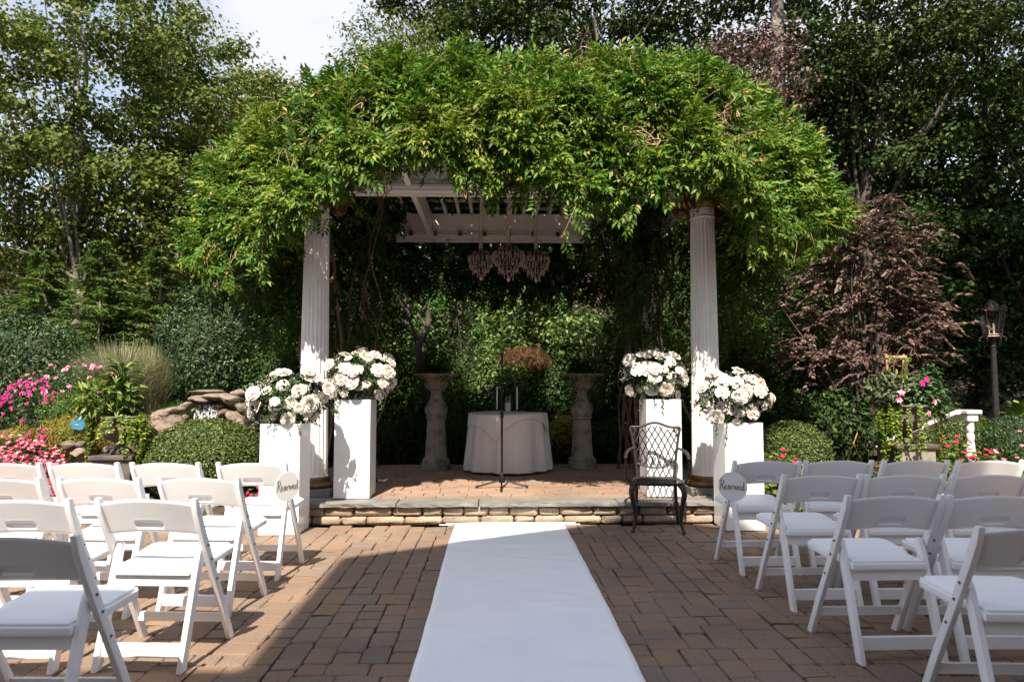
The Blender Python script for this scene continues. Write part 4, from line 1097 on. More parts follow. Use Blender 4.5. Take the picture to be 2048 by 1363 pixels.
def face_leaves(n, t_lo=0, t_hi=1, depth=.22, pxr=(360, 1700)):
    px = vr.uniform(pxr[0], pxr[1], n); t = vr.uniform(t_lo, t_hi, n)
    P, N = vine_surface(px, t); bm_ = bumps(P) * (1 - .45 * t); keep = bm_ + vr.normal(0, .09, n) > -.17; P = P + N * (bm_ - vr.exponential(depth * .5, n))[:, None] + vr.normal(0, .03, P.shape); P, N, t = P[keep], N[keep], t[keep]
    D = nrm(N * .75 + np.array([0, 0, -.5]) * (1 - t)[:, None] + np.array([0, 0, .25]) * t[:, None] + vr.normal(0, .55, P.shape))
    Nn = nrm(np.array([0, -.35, .75]) + N * .35 + vr.normal(0, .3, P.shape))
    return compound(vr, P, D, Nn)
vn = thing('wisteria_vine', 'sunlit wisteria vine heaped over the whole pergola roof and hanging over its edges', 'vine', (pc, 8.2, 0))
parts = [face_leaves(15000, 0, 1), face_leaves(1800, .62, 1.0, .1), face_leaves(1100, 0, .10, .1)]
# rounded ends and the far slope
def end_leaves(n, lo, hi, back):
    px = vr.uniform(lo, hi, n); t = vr.uniform(.0, 1, n); P, N = vine_surface(px, t)
    P[:, 1] += vr.uniform(0, back, n); P += vr.normal(0, .1, P.shape)
    return compound(vr, P, nrm(N * .6 + vr.normal(0, .6, P.shape) - np.array([0, 0, .4])), nrm(np.array([0, -.2, .8]) + vr.normal(0, .3, P.shape)))
parts += [end_leaves(1500, 360, 560, 2.2), end_leaves(1400, 1520, 1700, 2.2)]
n = 5200; P, N = vine_surface(vr.uniform(360, 1700, n), np.full(n, .97)); dy = vr.uniform(0, 2.9, n)
P[:, 1] += dy; P[:, 2] -= .10 + .16 * dy ** 1.5 + np.abs(vr.normal(0, .12, n))
parts.append(compound(vr, P, vr.normal(0, 1, P.shape) + np.array([0, 0, .1]), np.tile([0, 0, 1.], (n, 1)) + vr.normal(0, .3, P.shape)))
# loose shoots standing up from the ridge
px = vr.uniform(560, 1620, 320); P, N = vine_surface(px, np.full(320, .97)); P[:, 2] += vr.uniform(-.05, .08, 320)
parts.append(compound(vr, P, np.array([0, -.2, .8]) + vr.normal(0, .45, P.shape), np.array([0, -.8, .4]) + vr.normal(0, .3, P.shape)))
SH = []
for k in range(64):                                   # trailing shoots: thin stems with leaves hanging from the fringe and arching off the top
    if k < 40:
        px = np.array([vr.choice([vr.uniform(380, 590), vr.uniform(720, 1330), vr.uniform(1460, 1680)])]); P, N = vine_surface(px, np.array([vr.uniform(0, .12)])); p = P[0]; e = p + np.array([vr.normal(0, .12), -vr.uniform(0, .12), -vr.uniform(.15, .5)]) * (1 if abs(px[0] - 820) > 90 else .4)
        q = crom([p, (p + e) / 2 + N[0] * .08, e], 4)
    else:
        px = np.array([vr.uniform(520, 1600)]); P, N = vine_surface(px, np.array([vr.uniform(.8, 1)])); p = P[0]; e = p + np.array([vr.normal(0, .25), -.1, vr.uniform(.05, .28)])
        q = crom([p, (p + e) / 2 + np.array([0, 0, .12]), e], 4)
    SH.append(q); m_ = len(q)
    PP = np.array([list(v) for v in q[1:]]); parts.append(compound(vr, PP, vr.normal(0, .8, PP.shape) + np.array([0, -.4, -.4]), vr.normal(0, .4, PP.shape) + np.array([0, -.5, .7]), rl=.15, ll=.06, lw=.026, pairs=4))
V, Fc = cat(parts); V = V - np.array([pc, 8.2, 0])
tag(link('leaves', np_mesh('leaves', V, Fc), M['l_vine'], vn), kind='stuff')
# inner leaves, shade painted in as darker green: under roof edges, curtains beside columns
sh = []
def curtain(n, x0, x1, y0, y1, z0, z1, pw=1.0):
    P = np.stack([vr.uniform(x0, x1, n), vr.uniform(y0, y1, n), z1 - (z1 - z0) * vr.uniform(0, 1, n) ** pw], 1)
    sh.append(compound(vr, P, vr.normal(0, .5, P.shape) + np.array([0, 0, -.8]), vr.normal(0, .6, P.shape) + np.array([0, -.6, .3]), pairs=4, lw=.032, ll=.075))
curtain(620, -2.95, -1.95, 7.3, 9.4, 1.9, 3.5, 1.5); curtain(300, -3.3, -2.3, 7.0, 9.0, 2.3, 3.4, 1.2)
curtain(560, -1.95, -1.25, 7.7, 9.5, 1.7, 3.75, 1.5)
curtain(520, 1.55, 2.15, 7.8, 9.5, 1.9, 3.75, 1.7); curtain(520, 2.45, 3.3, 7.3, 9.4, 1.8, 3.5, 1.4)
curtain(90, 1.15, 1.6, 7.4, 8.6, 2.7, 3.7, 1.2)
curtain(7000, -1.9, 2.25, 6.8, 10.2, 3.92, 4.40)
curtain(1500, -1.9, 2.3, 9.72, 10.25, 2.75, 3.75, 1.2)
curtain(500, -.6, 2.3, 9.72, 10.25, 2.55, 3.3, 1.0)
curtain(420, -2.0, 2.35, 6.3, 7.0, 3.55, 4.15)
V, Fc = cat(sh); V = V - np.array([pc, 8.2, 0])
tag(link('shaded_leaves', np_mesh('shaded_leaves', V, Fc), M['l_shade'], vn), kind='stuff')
# woody stems: climbing the columns and spreading over the rafters
st = MB()
def wander(p0, p1, k, amp, rng):
    p0, p1 = np.array(p0, float), np.array(p1, float); q = [p0 + (p1 - p0) * i / k + (rng.normal(0, amp, 3) if 0 < i < k else 0) for i in range(k + 1)]
    return crom(q, 4)
def taper(r0, r1, n): return list(np.linspace(r0, r1, n))
for (bx, by_, n_) in ((-1.55, 8.0, 6), (-1.75, 8.9, 5), (1.95, 8.6, 6), (1.78, 9.35, 5), (2.75, 8.3, 4), (-2.2, 8.2, 4)):
    for k in range(n_):
        q = wander((bx + vr.normal(0, .12), by_ + vr.normal(0, .12), .19), (bx + vr.normal(0, .35), by_ + vr.normal(0, .4), 3.9), 7, .085, vr)
        r_ = vr.uniform(.006, .015) if k > 1 else .022; st.tube(q, taper(r_, r_ * .6, len(q)), 6)
for k in range(46):
    a = (vr.uniform(-2.3, 2.6), vr.uniform(6.9, 9.9), vr.uniform(3.86, 4.1)); b = (float(np.clip(a[0] + vr.normal(0, .8), -2.4, 2.7)), float(np.clip(a[1] + vr.normal(0, .8), 6.8, 9.9)), vr.uniform(3.86, 4.3))
    q = wander(a, b, 4, .08, vr); r_ = vr.uniform(.006, .018); st.tube(q, r_, 5)
for k in range(26):                                   # dangling twigs
    px = vr.uniform(660, 1250); P, N = vine_surface(np.array([px]), np.array([0.02])); p = P[0] + np.array([0, vr.uniform(.2, .9), .1])
    q = wander(p, p + np.array([vr.normal(0, .12), vr.normal(0, .08), -vr.uniform(.1, .42)]), 3, .035, vr); st.tube(q, .004, 4)
st.v = [(p[0] - pc, p[1] - 8.2, p[2]) for p in st.v]
tag(st.obj('stems', M['stem'], vn, smooth=60), kind='stuff')
dry = MB()
for q in SH: dry.tube(q, .0035, 4)
#                                          # dry tangles and tendrils on the lit face
for cx, cy_, n_ in ((1478, 320, 34), (690, 285, 26), (1290, 330, 10), (610, 300, 12), (1500, 260, 10)):
    for k in range(n_):
        px = np.array([cx + vr.normal(0, 26)]); tt = np.array([np.clip((cur(BOT, cx) - cy_) / (cur(BOT, cx) - cur(TOP, cx)) * .75 + vr.normal(0, .08), .02, .9)])
        P, N = vine_surface(px, tt); p = P[0] + N[0] * vr.uniform(-.02, .12)
        b = p + np.array([vr.normal(0, .14), vr.normal(-.02, .06), vr.normal(-.08, .13)])
        dry.tube(wander(p, b, 4, .05, vr), vr.uniform(.003, .007), 5)
for k in range(60):
    px = vr.uniform(420, 1660, 1); P, N = vine_surface(px, vr.uniform(.05, .98, 1)); p = P[0] + N[0] * .08
    b = p + N[0] * vr.uniform(.02, .15) + np.array([vr.normal(0, .16), 0, vr.normal(.02, .12)])
    dry.tube(wander(p, b, 4, .05, vr), .0028, 4)
dry.v = [(p[0] - pc, p[1] - 8.2, p[2]) for p in dry.v]
tag(dry.obj('dry_tendrils', M['drystem'], vn, smooth=60), kind='stuff')

# ================================================================== TREES
def tree(name, label, base, crown_c, crown_r, mat, bark, nclump=120, cr=.6, per=60, leaf=.12, lw=.1, trunk_r=.18, seed=0, lo=.35, limbs=26, fork=None, extra=None, group=None, six=False, flat=.6, bole=None):
    r = np.random.default_rng(seed); base = np.array(base, float); cc = np.array(crown_c, float)
    t = thing(name, label, 'tree', tuple(base), 0, group)
    C = ell_pts(r, nclump, cc, crown_r, lo, 1)
    if extra is not None: C = np.concatenate([C] + [ell_pts(r, k, c_, r_, .2, 1) for (k, c_, r_) in extra])
    C = C[C[:, 2] > base[2] + .3]
    P, N = clump_leaves(r, C, cr, per, flat)
    V, Fc = leaves(P, orth(r, N, .5), N, r.uniform(.7, 1.25, len(P)) * leaf, r.uniform(.75, 1.2, len(P)) * lw, droop=.18, fold=.12, six=six)
    link('crown', np_mesh('crown', V - base, Fc), mat, t)
    tb_ = MB(); top = np.array([cc[0], cc[1], cc[2] + crown_r[2] * .45])
    fk = base + (top - base) * (fork or .4)
    k = 7; pts = [base + (top - base) * i / k + (r.normal(0, .10, 3) * [1, 1, 0] if 0 < i else 0) for i in range(k + 1)]
    q = crom(pts, 4); tb_.tube([p - Vector(base) for p in q], taper(trunk_r, trunk_r * .25, len(q)), 10)
    sel = r.permutation(len(C))[:limbs]
    for i in sel:
        c_ = C[i]; u = r.uniform(.25, .85); a = np.array(q[int(u * (len(q) - 1))]); 
        if a[2] > c_[2]: a = np.array(q[int(.3 * u * (len(q) - 1)) + 2])
        mid = (a + c_) / 2 + np.array([0, 0, .12 * np.linalg.norm(c_ - a)]) + r.normal(0, .12, 3)
        w_ = crom([a, mid, c_], 5); rr_ = trunk_r * r.uniform(.12, .34); tb_.tube([p - Vector(base) for p in w_], taper(rr_, rr_ * .25, len(w_)), 6)
    tb_.obj('trunk', bark, t, smooth=60)
    return t
def ctr(px, py, Y): p = AT(px, py, Y); return (p.x, Y, p.z)
def gb(px, Y): p = AT(px, 700, Y); return (p.x, Y, hz(p.x, Y))
# left: tall plane tree with open crown, more behind
tree('plane_tree', 'tall plane tree with pale trunk and open crown behind the conifers', gb(150, 16), ctr(150, 210, 16), (4.3, 2.6, 5.0), M['l_plane'], M['palebark'], 165, .52, 165, .115, .10, .15, 71, .3, 26)
tree('plane_tree', 'plane tree half hidden behind the waterfall side of the pergola', gb(395, 19), ctr(415, 330, 19), (2.9, 2.2, 3.5), M['l_plane2'], M['palebark'], 125, .55, 170, .12, .105, .2, 72, .3, 30, extra=[(24, ctr(330, 120, 19), (1.6, 1.2, 1.6))])
tree('plane_tree', 'smaller plane tree seen in the gap of sky beside the vine', gb(560, 22), ctr(545, 285, 22), (2.3, 1.8, 2.6), M['l_plane2'], M['bark'], 90, .55, 130, .13, .115, .18, 73, .3, 20)
tree('plane_tree', 'plane tree filling the lower gap left of the grasses and holly', gb(40, 18), ctr(30, 440, 18), (3.4, 1.8, 2.7), M['l_plane2'], M['palebark'], 90, .55, 150, .12, .105, .2, 74, .3, 20)
tree('plane_tree', 'low spreading plane tree behind the round holly bush', gb(330, 17), ctr(330, 500, 17), (2.4, 1.5, 1.9), M['l_plane'], M['palebark'], 60, .5, 160, .115, .10, .16, 75, .3, 16)
# centre: fine leaved tree and the dark maples over the pergola
tree('ash_tree', 'fine leaved tree rising behind the pergola beside the gap of sky', gb(760, 14), ctr(775, 165, 14), (1.35, 1.1, 1.55), M['l_plane'], M['bark'], 90, .42, 90, .11, .045, .12, 76, .3, 20)
tree('maple_tree', 'dark maple with a pale trunk rising behind the middle of the vine', gb(1210, 16.5), ctr(1180, 0, 16.5), (4.4, 2.4, 2.9), M['l_dark'], M['palebark'], 180, .5, 130, .115, .10, .17, 77, .3, 34)
tree('maple_tree', 'dark maple with thick smooth trunk behind the purple leaved tree', gb(1552, 12.9), ctr(1556, -290, 12.9), (3.0, 2.0, 1.9), M['l_dark'], M['palebark'], 90, .5, 110, .115, .10, .24, 78, .3, 0)
tree('maple_tree', 'dark maple over the ash tree and the gap of sky', gb(940, 18), ctr(935, -40, 18), (3.1, 2, 2.0), M['l_dark'], M['darkbark'], 100, .5, 130, .115, .10, .2, 79, .3, 22)
tree('purple_plum_tree', 'purple leaved plum tree reaching above the vine near the thick trunk', gb(1500, 12.2), ctr(1500, 165, 12.2), (1.15, .8, 1.05), M['l_purple'], M['darkbark'], 60, .34, 70, .085, .05, .09, 80, .3, 22)
# right: dark wood
for k, (px, py, Y, rr_, nm, lab) in enumerate((
        (1750, 60, 14, (3.0, 2.0, 2.6), 'maple_tree', 'maple with forked trunk at the edge of the dark wood'),
        (1960, 150, 15, (3.2, 2.2, 3.4), 'maple_tree', 'dense dark maple above the lamp post'),
        (1700, 330, 15.5, (2.8, 2.0, 2.8), 'maple_tree', 'dark maple behind the purple leaved shrub'),
        (2090, 380, 13.5, (2.4, 2.0, 3.0), 'maple_tree', 'lighter green maple beyond the lamp post'),
        (1850, 480, 14.5, (2.6, 1.8, 2.4), 'beech_tree', 'low dark beech between the purple shrub and the lamp post'),
        (1960, 640, 15, (3.2, 1.5, 1.9), 'beech_tree', 'shaded beech low behind the lamp post'))):
    tree(nm, lab, gb(px, Y), ctr(px, py, Y), rr_, M['l_wood'] if k > 2 else M['l_dark'], M['darkbark'], 130, .5, 130, .10, .08, .15, 90 + k, .3, 24, group='trees of the dark wood', flat=.4)
# behind the platform
tree('dogwood_tree', 'dark leaning dogwood with bare boughs behind the stone planter', gb(880, 11.6), ctr(800, 500, 11.8), (1.0, .8, 1.0), M['l_shade'], M['darkbark'], 45, .35, 60, .09, .055, .085, 96, .3, 7)
tree('dogwood_tree', 'leafy dogwood catching light behind the chandeliers', gb(1090, 13.6), ctr(1070, 620, 13.6), (1.35, .8, 1.05), M['l_dogwood'], M['darkbark'], 46, .34, 70, .10, .06, .08, 97, .35, 18, six=True)
tree('dogwood_tree', 'low bright dogwood behind the bare boughs', gb(930, 15), ctr(900, 640, 15), (1.3, .8, 1.0), M['l_green'], M['darkbark'], 40, .36, 60, .10, .062, .08, 98, .35, 12, six=True)
tree('purple_plum_tree', 'reddish plum tree behind the rear column', gb(1230, 14), ctr(1215, 580, 14), (.9, .6, .9), M['l_purple'], M['darkbark'], 30, .34, 60, .085, .05, .08, 99, .3, 10)
# purple shrub on the right
def spray_bush(name, label, base, spots, mat, bark, seed, leaf=.075, lw=.036):
    """loose bush of layered leafy twigs; spots = (centre, half width, twigs)"""
    r = np.random.default_rng(seed); base = np.array(base, float); t = thing(name, label, 'bush', tuple(base)); tw = MB(); PP, DD, NN = [], [], []
    mid = np.mean([s_[0] for s_ in spots], 0)
    for (c_, hw, n_) in spots:
        c_ = np.array(c_); root = base + np.array([r.normal(0, .12), r.normal(0, .1), .1])
        w_ = crom([root, (root * .45 + c_ * .55) + r.normal(0, .1, 3), c_], 5); tw.tube([p - Vector(base) for p in w_], taper(.026, .007, len(w_)), 6)
        for k in range(n_):
            o_ = c_ + r.normal(0, 1, 3) * np.array([hw * .45, .22, hw * .26])
            out_ = np.array([np.sign(o_[0] - mid[0] + r.normal(0, .25)) * r.uniform(.4, 1), r.normal(-.3, .5), r.normal(.10, .22)]); out_ /= np.linalg.norm(out_); L_ = r.uniform(.22, .50)
            e = o_ + out_ * L_; m_ = (o_ + e) / 2 + np.array([0, 0, .05]); q = crom([o_, m_, e + np.array([0, 0, -.05])], 6); tw.tube([p - Vector(base) for p in q], .0034, 4)
            for i in range(1, len(q)):
                for sg in (-1, 1):
                    PP.append(np.array(q[i])); s_ = np.cross(out_, [0, 0, 1]); DD.append(out_ * .8 + s_ * sg * r.uniform(.3, .9) + np.array([0, 0, r.normal(-.05, .25)])); NN.append(np.array([r.normal(0, .35), r.normal(-.35, .35), .9]))
            PP.append(np.array(q[-1])); DD.append(out_); NN.append(np.array([0, -.3, .9]))
    PP, DD, NN = np.array(PP), np.array(DD), np.array(NN)
    V, Fc = leaves(PP - base, DD, NN, leaf * r.uniform(.7, 1.2, len(PP)), lw * r.uniform(.8, 1.2, len(PP)), droop=.2)
    link('crown', np_mesh('crown', V, Fc), mat, t); tw.obj('branches', bark, t, smooth=60)
SP = [(1615, 395, .28, 20), (1655, 420, .35, 26), (1700, 460, .45, 34), (1770, 500, .4, 26), (1740, 450, .3, 24), (1795, 480, .28, 18), (1715, 425, .25, 16), (1665, 455, .45, 34), (1720, 520, .60, 46), (1650, 560, .55, 40), (1780, 555, .55, 40), (1730, 610, .75, 56), (1805, 610, .45, 40), (1835, 660, .28, 26), (1640, 650, .5, 34), (1760, 675, .75, 56), (1690, 715, .65, 44), (1805, 715, .40, 30), (1600, 715, .42, 24), (1740, 745, .6, 30), (1800, 640, .5, 30), (1560, 610, .3, 12), (1690, 600, .5, 30)]
spray_bush('purple_smoke_bush', 'large loose purple brown leaved bush beside the lamp post', gb(1720, 9.9), [(ctr(a_, b_, 9.9 + .25 * math.sin(k * 2.3)), w_, int(n_ * 1.0)) for k, (a_, b_, w_, n_) in enumerate(SP)], M['l_purple'], M['darkbark'], 101)
# shade trees added out of frame to the right to darken the wood
tree('shade_tree', 'broad maple added out of view beyond the chairs to shade the wood', (10.9, 4.2, -.07), (11.0, 4.8, 11.2), (4.4, 4.2, 3.4), M['l_dark'], M['bark'], 190, .8, 50, .3, .26, .3, 103, .2, 24)
tree('shade_tree', 'second broad maple added out of view farther along to shade the wood', (13.5, 8.5, -.07), (13.0, 8.0, 11.5), (4.0, 4.0, 3.6), M['l_dark'], M['bark'], 150, .8, 50, .3, .26, .3, 104, .2, 20)
# distant wood: one mass
r = np.random.default_rng(105); parts = []
for (x0, x1, y0, y1, z0, z1, n) in ((-22, -4, 23, 29, .5, 4.5, 16000), (-4, 8, 17, 22, .3, 9.0, 30000), (5, 24, 17, 25, .3, 13, 36000)):
    C = np.stack([r.uniform(x0, x1, n // 40), r.uniform(y0, y1, n // 40), z0 + (z1 - z0) * r.uniform(0, 1, n // 40)], 1)
    P, N = clump_leaves(r, C, .8, 40); parts.append(leaves(P, orth(r, N, .5), N, r.uniform(.16, .28, len(P)), .18))
V, Fc = cat(parts); tag(link('woodland', np_mesh('woodland', V, Fc), M['l_wood']), 'distant dark wood closing the view behind the garden', 'wood', kind='stuff')
# ================================================================== GARDEN PLANTS
def P2(px, Y): return AT(px, 800, Y).x
def shrub(name, label, cat_, base, rad, n, leaf, lw, mat, seed, lo=.75, group=None, core=True, stems=8, lift=0.0, wob=.06, stiff=.5):
    """leaves on an ellipsoid standing on its base"""
    r = np.random.default_rng(seed); t = thing(name, label, cat_, base, 0, group); rad = np.array(rad)
    c = np.array([0, 0, rad[2] * (.92 if not lift else 1) + lift])
    d = rdir(r, n); q = 1 + wob * np.sin(d[:, 0] * 7 + seed) * np.sin(d[:, 2] * 6 + d[:, 1] * 5)
    P = c + d * rad * (r.uniform(lo ** 2, 1, (n, 1)) ** .5) * q[:, None]
    N = nrm(d + r.normal(0, .5, P.shape) + np.array([0, 0, .3]))
    k = P[:, 2] > .01; P, N, d = P[k], N[k], d[k]
    V, Fc = leaves(P, nrm(orth(r, N, .1) + d * stiff), N, leaf * r.uniform(.7, 1.2, len(P)), lw * r.uniform(.8, 1.2, len(P)))
    tag(link('foliage', np_mesh('foliage', V, Fc), mat, t), kind='stuff')
    s = MB()
    for k in range(stems):
        a = r.uniform(0, 6.28); e = c + np.array([math.cos(a) * rad[0] * .6, math.sin(a) * rad[1] * .6, rad[2] * .2]); s.tube(crom([(0, 0, -.05), e * .5 + np.array([0, 0, .05]), e], 3), taper(.018, .006, 7), 5)
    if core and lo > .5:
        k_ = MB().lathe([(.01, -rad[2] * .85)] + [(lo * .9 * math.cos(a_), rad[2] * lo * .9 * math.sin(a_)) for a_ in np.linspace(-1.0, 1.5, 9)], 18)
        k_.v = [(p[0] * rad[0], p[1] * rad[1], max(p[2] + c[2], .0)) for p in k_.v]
        k_.obj('inner_shade_core', M['inner'], t, smooth=60)  # solid dark core painted as the shade inside the foliage
    s.obj('stems', M['darkbark'], t, smooth=60)
    return t
def blossoms(r, P, N, size, petals=5, cup=.2):
    """flowers with separate petals"""
    a = orth(r, N, 0); b = np.cross(N, a); out = []
    for k in range(petals):
        g = 2 * math.pi * k / petals; D = a * math.cos(g) + b * math.sin(g) + N * cup
        out.append(leaves(P, D, N, size * .5 * r.uniform(.85, 1.15, len(P)), size * .44, droop=.12, fold=.05))
    # merge petals of one flower into one island by a shared colour: keep order flower by flower
    return cat(out)
def bed_plant(name, label, base, rad, h, nleaf, nflow, fmat, seed, fs=.045, leaf=.055, group=None, lmat=None):
    r = np.random.default_rng(seed); t = thing(name, label, 'flowers', base, 0, group)
    d = rdir(r, nleaf); d[:, 2] = np.abs(d[:, 2]); P = d * np.array([rad, rad, h]) * r.uniform(.5, 1, (nleaf, 1)) ** .5
    N = nrm(d * .6 + np.array([0, 0, .8]) + r.normal(0, .3, P.shape))
    V, Fc = leaves(P, orth(r, N, .1) + d * .3, N, leaf * r.uniform(.7, 1.2, nleaf), leaf * .5, six=True)
    tag(link('foliage', np_mesh('foliage', V, Fc), lmat or M['l_bed'], t), kind='stuff')
    d = rdir(r, nflow); d[:, 2] = np.abs(d[:, 2]) + .1; d = nrm(d); P = d * np.array([rad, rad, h]) * r.uniform(.98, 1.1, (nflow, 1))
    N = nrm(d * .5 + np.array([0, -.5, .7]) + r.normal(0, .25, P.shape))
    V, Fc = blossoms(r, P, N, fs); tag(link('blossoms', np_mesh('blossoms', V, Fc), fmat, t), kind='stuff')
    s = MB()
    for k in range(6):
        a = r.uniform(0, 6.28); s.tube([(0, 0, -.04), (rad * .5 * math.cos(a), rad * .5 * math.sin(a), h * .6)], .006, 5)
    s.obj('stems', M['l_green'], t)
    return t
def gp(px, Y, dz=0): x = P2(px, Y); return (x, Y, hz(x, Y) + dz)

# clipped box domes
shrub('boxwood_dome', 'large clipped boxwood dome before the rock waterfall', 'shrub', (P2(418, 7.75), 7.75, .03), (.66, .60, .475), 26000, .027, .018, M['l_box'], 201, .94, 'clipped boxwood domes', wob=.015)
shrub('boxwood_dome', 'clipped boxwood dome beside the pedestal on the lamp post side', 'shrub', (P2(1580, 8.1), 8.1, .03), (.46, .44, .45), 15000, .027, .018, M['l_box'], 202, .92, 'clipped boxwood domes', wob=.03)
# left background
shrub('holly_bush', 'glossy dark green round holly bush behind the rock waterfall', 'shrub', gp(425, 11), (.92, .75, 1.20), 15000, .055, .030, M['l_holly'], 203, .80, wob=.09)
shrub('holly_bush', 'low dark holly beside the vine behind the flowers', 'shrub', gp(560, 10.6), (.55, .5, .95), 5000, .055, .03, M['l_shade'], 204, .7, wob=.12)
def conifer(label, px, Y, ztop, rad, seed):
    r = np.random.default_rng(seed); b = np.array(gp(px, Y)); h = ztop - b[2]
    t = thing('young_hemlock', label, 'tree', tuple(b), 0, 'young hemlocks behind the garden')
    P, D, N = [], [], []; s = MB(); s.tube([(0, 0, 0), (.02, 0, h * .5), (0, .02, h)], [.05, .03, .006], 6)
    z = .1
    while z < h * .985:
        nb = 6; L_ = rad * (1 - z / h) ** .75 + .07
        for k in range(nb):
            a = r.uniform(0, 6.28); l = L_ * r.uniform(.7, 1.15); e = Vector((math.cos(a) * l, math.sin(a) * l, z + l * r.uniform(-.05, .22))); st_ = Vector((0, 0, z))
            q = crom([st_, (st_ + e) / 2 + Vector((0, 0, .05 * l)), e], 5)
            s.tube(q, .005, 4)
            m = int(12 + l * 46)
            for i in range(m):
                u = r.uniform(.15, 1); p = q[min(int(u * (len(q) - 1)), len(q) - 1)]; d = (e - st_).normalized(); sd_ = d.cross(Vector((0, 0, 1))).normalized() * (1 if r.random() > .5 else -1)
                P.append(np.array(p) + r.normal(0, .02, 3)); D.append(np.array(d * .8 + sd_ * r.uniform(.2, 1)) + np.array([0, 0, -.15])); N.append((r.normal(0, .2), r.normal(0, .2), 1))
        z += .085
    P, D, N = np.array(P), np.array(D), np.array(N)
    V, Fc = leaves(P, D, N, r.uniform(.07, .15, len(P)), .034, droop=.2)
    link('crown', np_mesh('crown', V, Fc), M['l_conifer'], t); s.obj('trunk', M['bark'], t, smooth=60)
conifer('tall young hemlock rising behind the reed grass', 192, 12.4, AT(190, 478, 12.4).z, 1.15, 211)
conifer('young hemlock standing beside the round holly bush', 312, 12.9, AT(312, 490, 12.9).z, 1.05, 212)
conifer('young hemlock standing behind the rose bush', 75, 13.0, AT(75, 500, 13).z, 1.25, 213)
conifer('tall dark hemlock behind the purple bush and the vine', 1575, 12.2, AT(1575, 330, 12.2).z, 1.2, 215)
conifer('small young hemlock between the two taller ones', 250, 13.6, AT(250, 600, 13.6).z, .9, 214)
shrub('rhododendron', 'dark glossy rhododendron in shade behind the rose bush', 'shrub', gp(30, 10.8), (1.25, .6, .95), 6000, .075, .035, M['l_holly'], 205, .7, wob=.12)
shrub('juniper_bush', 'low dark juniper behind the grass edge', 'shrub', gp(140, 12), (1.0, .6, .8), 5000, .07, .02, M['l_conifer'], 206, .7, wob=.12)
def blades(name, label, base, n, h, spread, lean, w, mat, seed, cat_='grass', tipdroop=.35):
    r = np.random.default_rng(seed); t = thing(name, label, cat_, base)
    a = r.uniform(0, 6.28, n); q0 = r.uniform(0, 1, n) ** .5 * spread; hh = h * r.uniform(.55, 1.05, n); le = lean * r.uniform(.2, 1.15, n)
    ca, sa = np.cos(a), np.sin(a); V = []; k = 5
    rows_ = []
    for i in range(k + 1):
        u = i / k; out_ = q0 + le * u ** 1.8; z = hh * (u - tipdroop * u ** 4 * le / max(lean, 1e-6) * .8)
        c = np.stack([ca * out_, sa * out_, z], 1); sd_ = np.stack([-sa, ca, np.zeros(n)], 1) * (w * (1 - u) ** .6 + .0006)[..., None] if np.ndim(w) else np.stack([-sa, ca, np.zeros(n)], 1) * (w * (1 - u) ** .6 + .0006)
        rows_ += [c - sd_, c + sd_]
    V = np.stack(rows_, 1).reshape(-1, 3); b = (np.arange(n) * (2 * (k + 1)))[:, None]
    Fc = np.concatenate([b + np.array([[2 * i, 2 * i + 1, 2 * i + 3, 2 * i + 2]]) for i in range(k)], 0)
    tag(link('blades', np_mesh('blades', V, Fc), mat, t), kind='stuff')
    s = MB().lathe([(spread, -.05), (spread * .8, .04), (.01, .06)], 12).obj('crown_base', M['drystem'], t)
    return t
blades('maiden_grass', 'tall pale arching maiden grass behind the leafy urn plant', gp(240, 10.4), 3600, 1.45, .24, .72, .0055, M['l_reed'], 221)
blades('maiden_grass', 'pale upright maiden grass beside the round holly bush', gp(303, 10.5), 2200, 1.40, .2, .36, .0055, M['l_reed'], 222)
blades('fountain_grass', 'bright green fine fountain grass above the hostas', gp(357, 9.9), 1500, .46, .12, .26, .003, M['l_green'], 223)
blades('sedge', 'striped sedge spilling over the rocks by the pedestal flowers', gp(497, 8.9, .25), 260, .40, .04, .30, .004, M['l_reed'], 224)
blades('moss_phlox', 'low soft green tuft at the edge of the red flower bed', gp(30, 8.6), 2200, .28, .42, .16, .003, M['l_green'], 225)
# roses and flowers on the left
def flower_shrub(name, label, base, rad, n, fm, nf, seed, fs=.06, lm=None):
    t = shrub(name, label, 'flowers', base, rad, n, .045, .026, lm or M['l_bed'], seed, .55, core=False, wob=.15)
    r = np.random.default_rng(seed + 1); d = rdir(r, nf); d[:, 1] = -np.abs(d[:, 1]) * .7; d[:, 2] = np.abs(d[:, 2]) * .9 + .05 - .35 * (r.random(nf) < .3); d = nrm(d)
    P = np.array([0, 0, rad[2] * .92]) + d * np.array(rad) * r.uniform(.95, 1.12, (nf, 1)); N = nrm(d + np.array([0, -.5, .4]) + r.normal(0, .25, P.shape))
    V, Fc = cat([blossoms(r, P, N, fs), blossoms(r, P + N * .008, N, fs * .6, 5, .7)]); tag(link('blossoms', np_mesh('blossoms', V, Fc), fm, t), kind='stuff')
flower_shrub('rose_bush', 'pale pink rose bush on the slope behind the magenta flowers', gp(150, 9.6), (.72, .5, .50), 3200, M['f_pink'], 52, 231, .07)
flower_shrub('magenta_phlox', 'bright magenta phlox clump on the slope above the red bed', gp(66, 9.2), (.36, .26, .40), 700, M['f_magenta'], 95, 233, .055)
flower_shrub('magenta_phlox', 'smaller bright magenta clump between the red bed and the golden cypress', gp(85, 8.35), (.20, .18, .20), 300, M['f_magenta'], 36, 235, .05)
shrub('dwarf_cypress', 'small dark green dwarf cypress behind the blue guitar', 'shrub', gp(130, 9.0), (.30, .26, .33), 2600, .04, .014, M['l_conifer'], 236, .7, wob=.15)
shrub('golden_cypress', 'golden thread leaf cypress around the blue guitar', 'shrub', gp(150, 8.5), (.42, .35, .26), 3200, .075, .008, M['l_gold'], 237, .6, wob=.15)
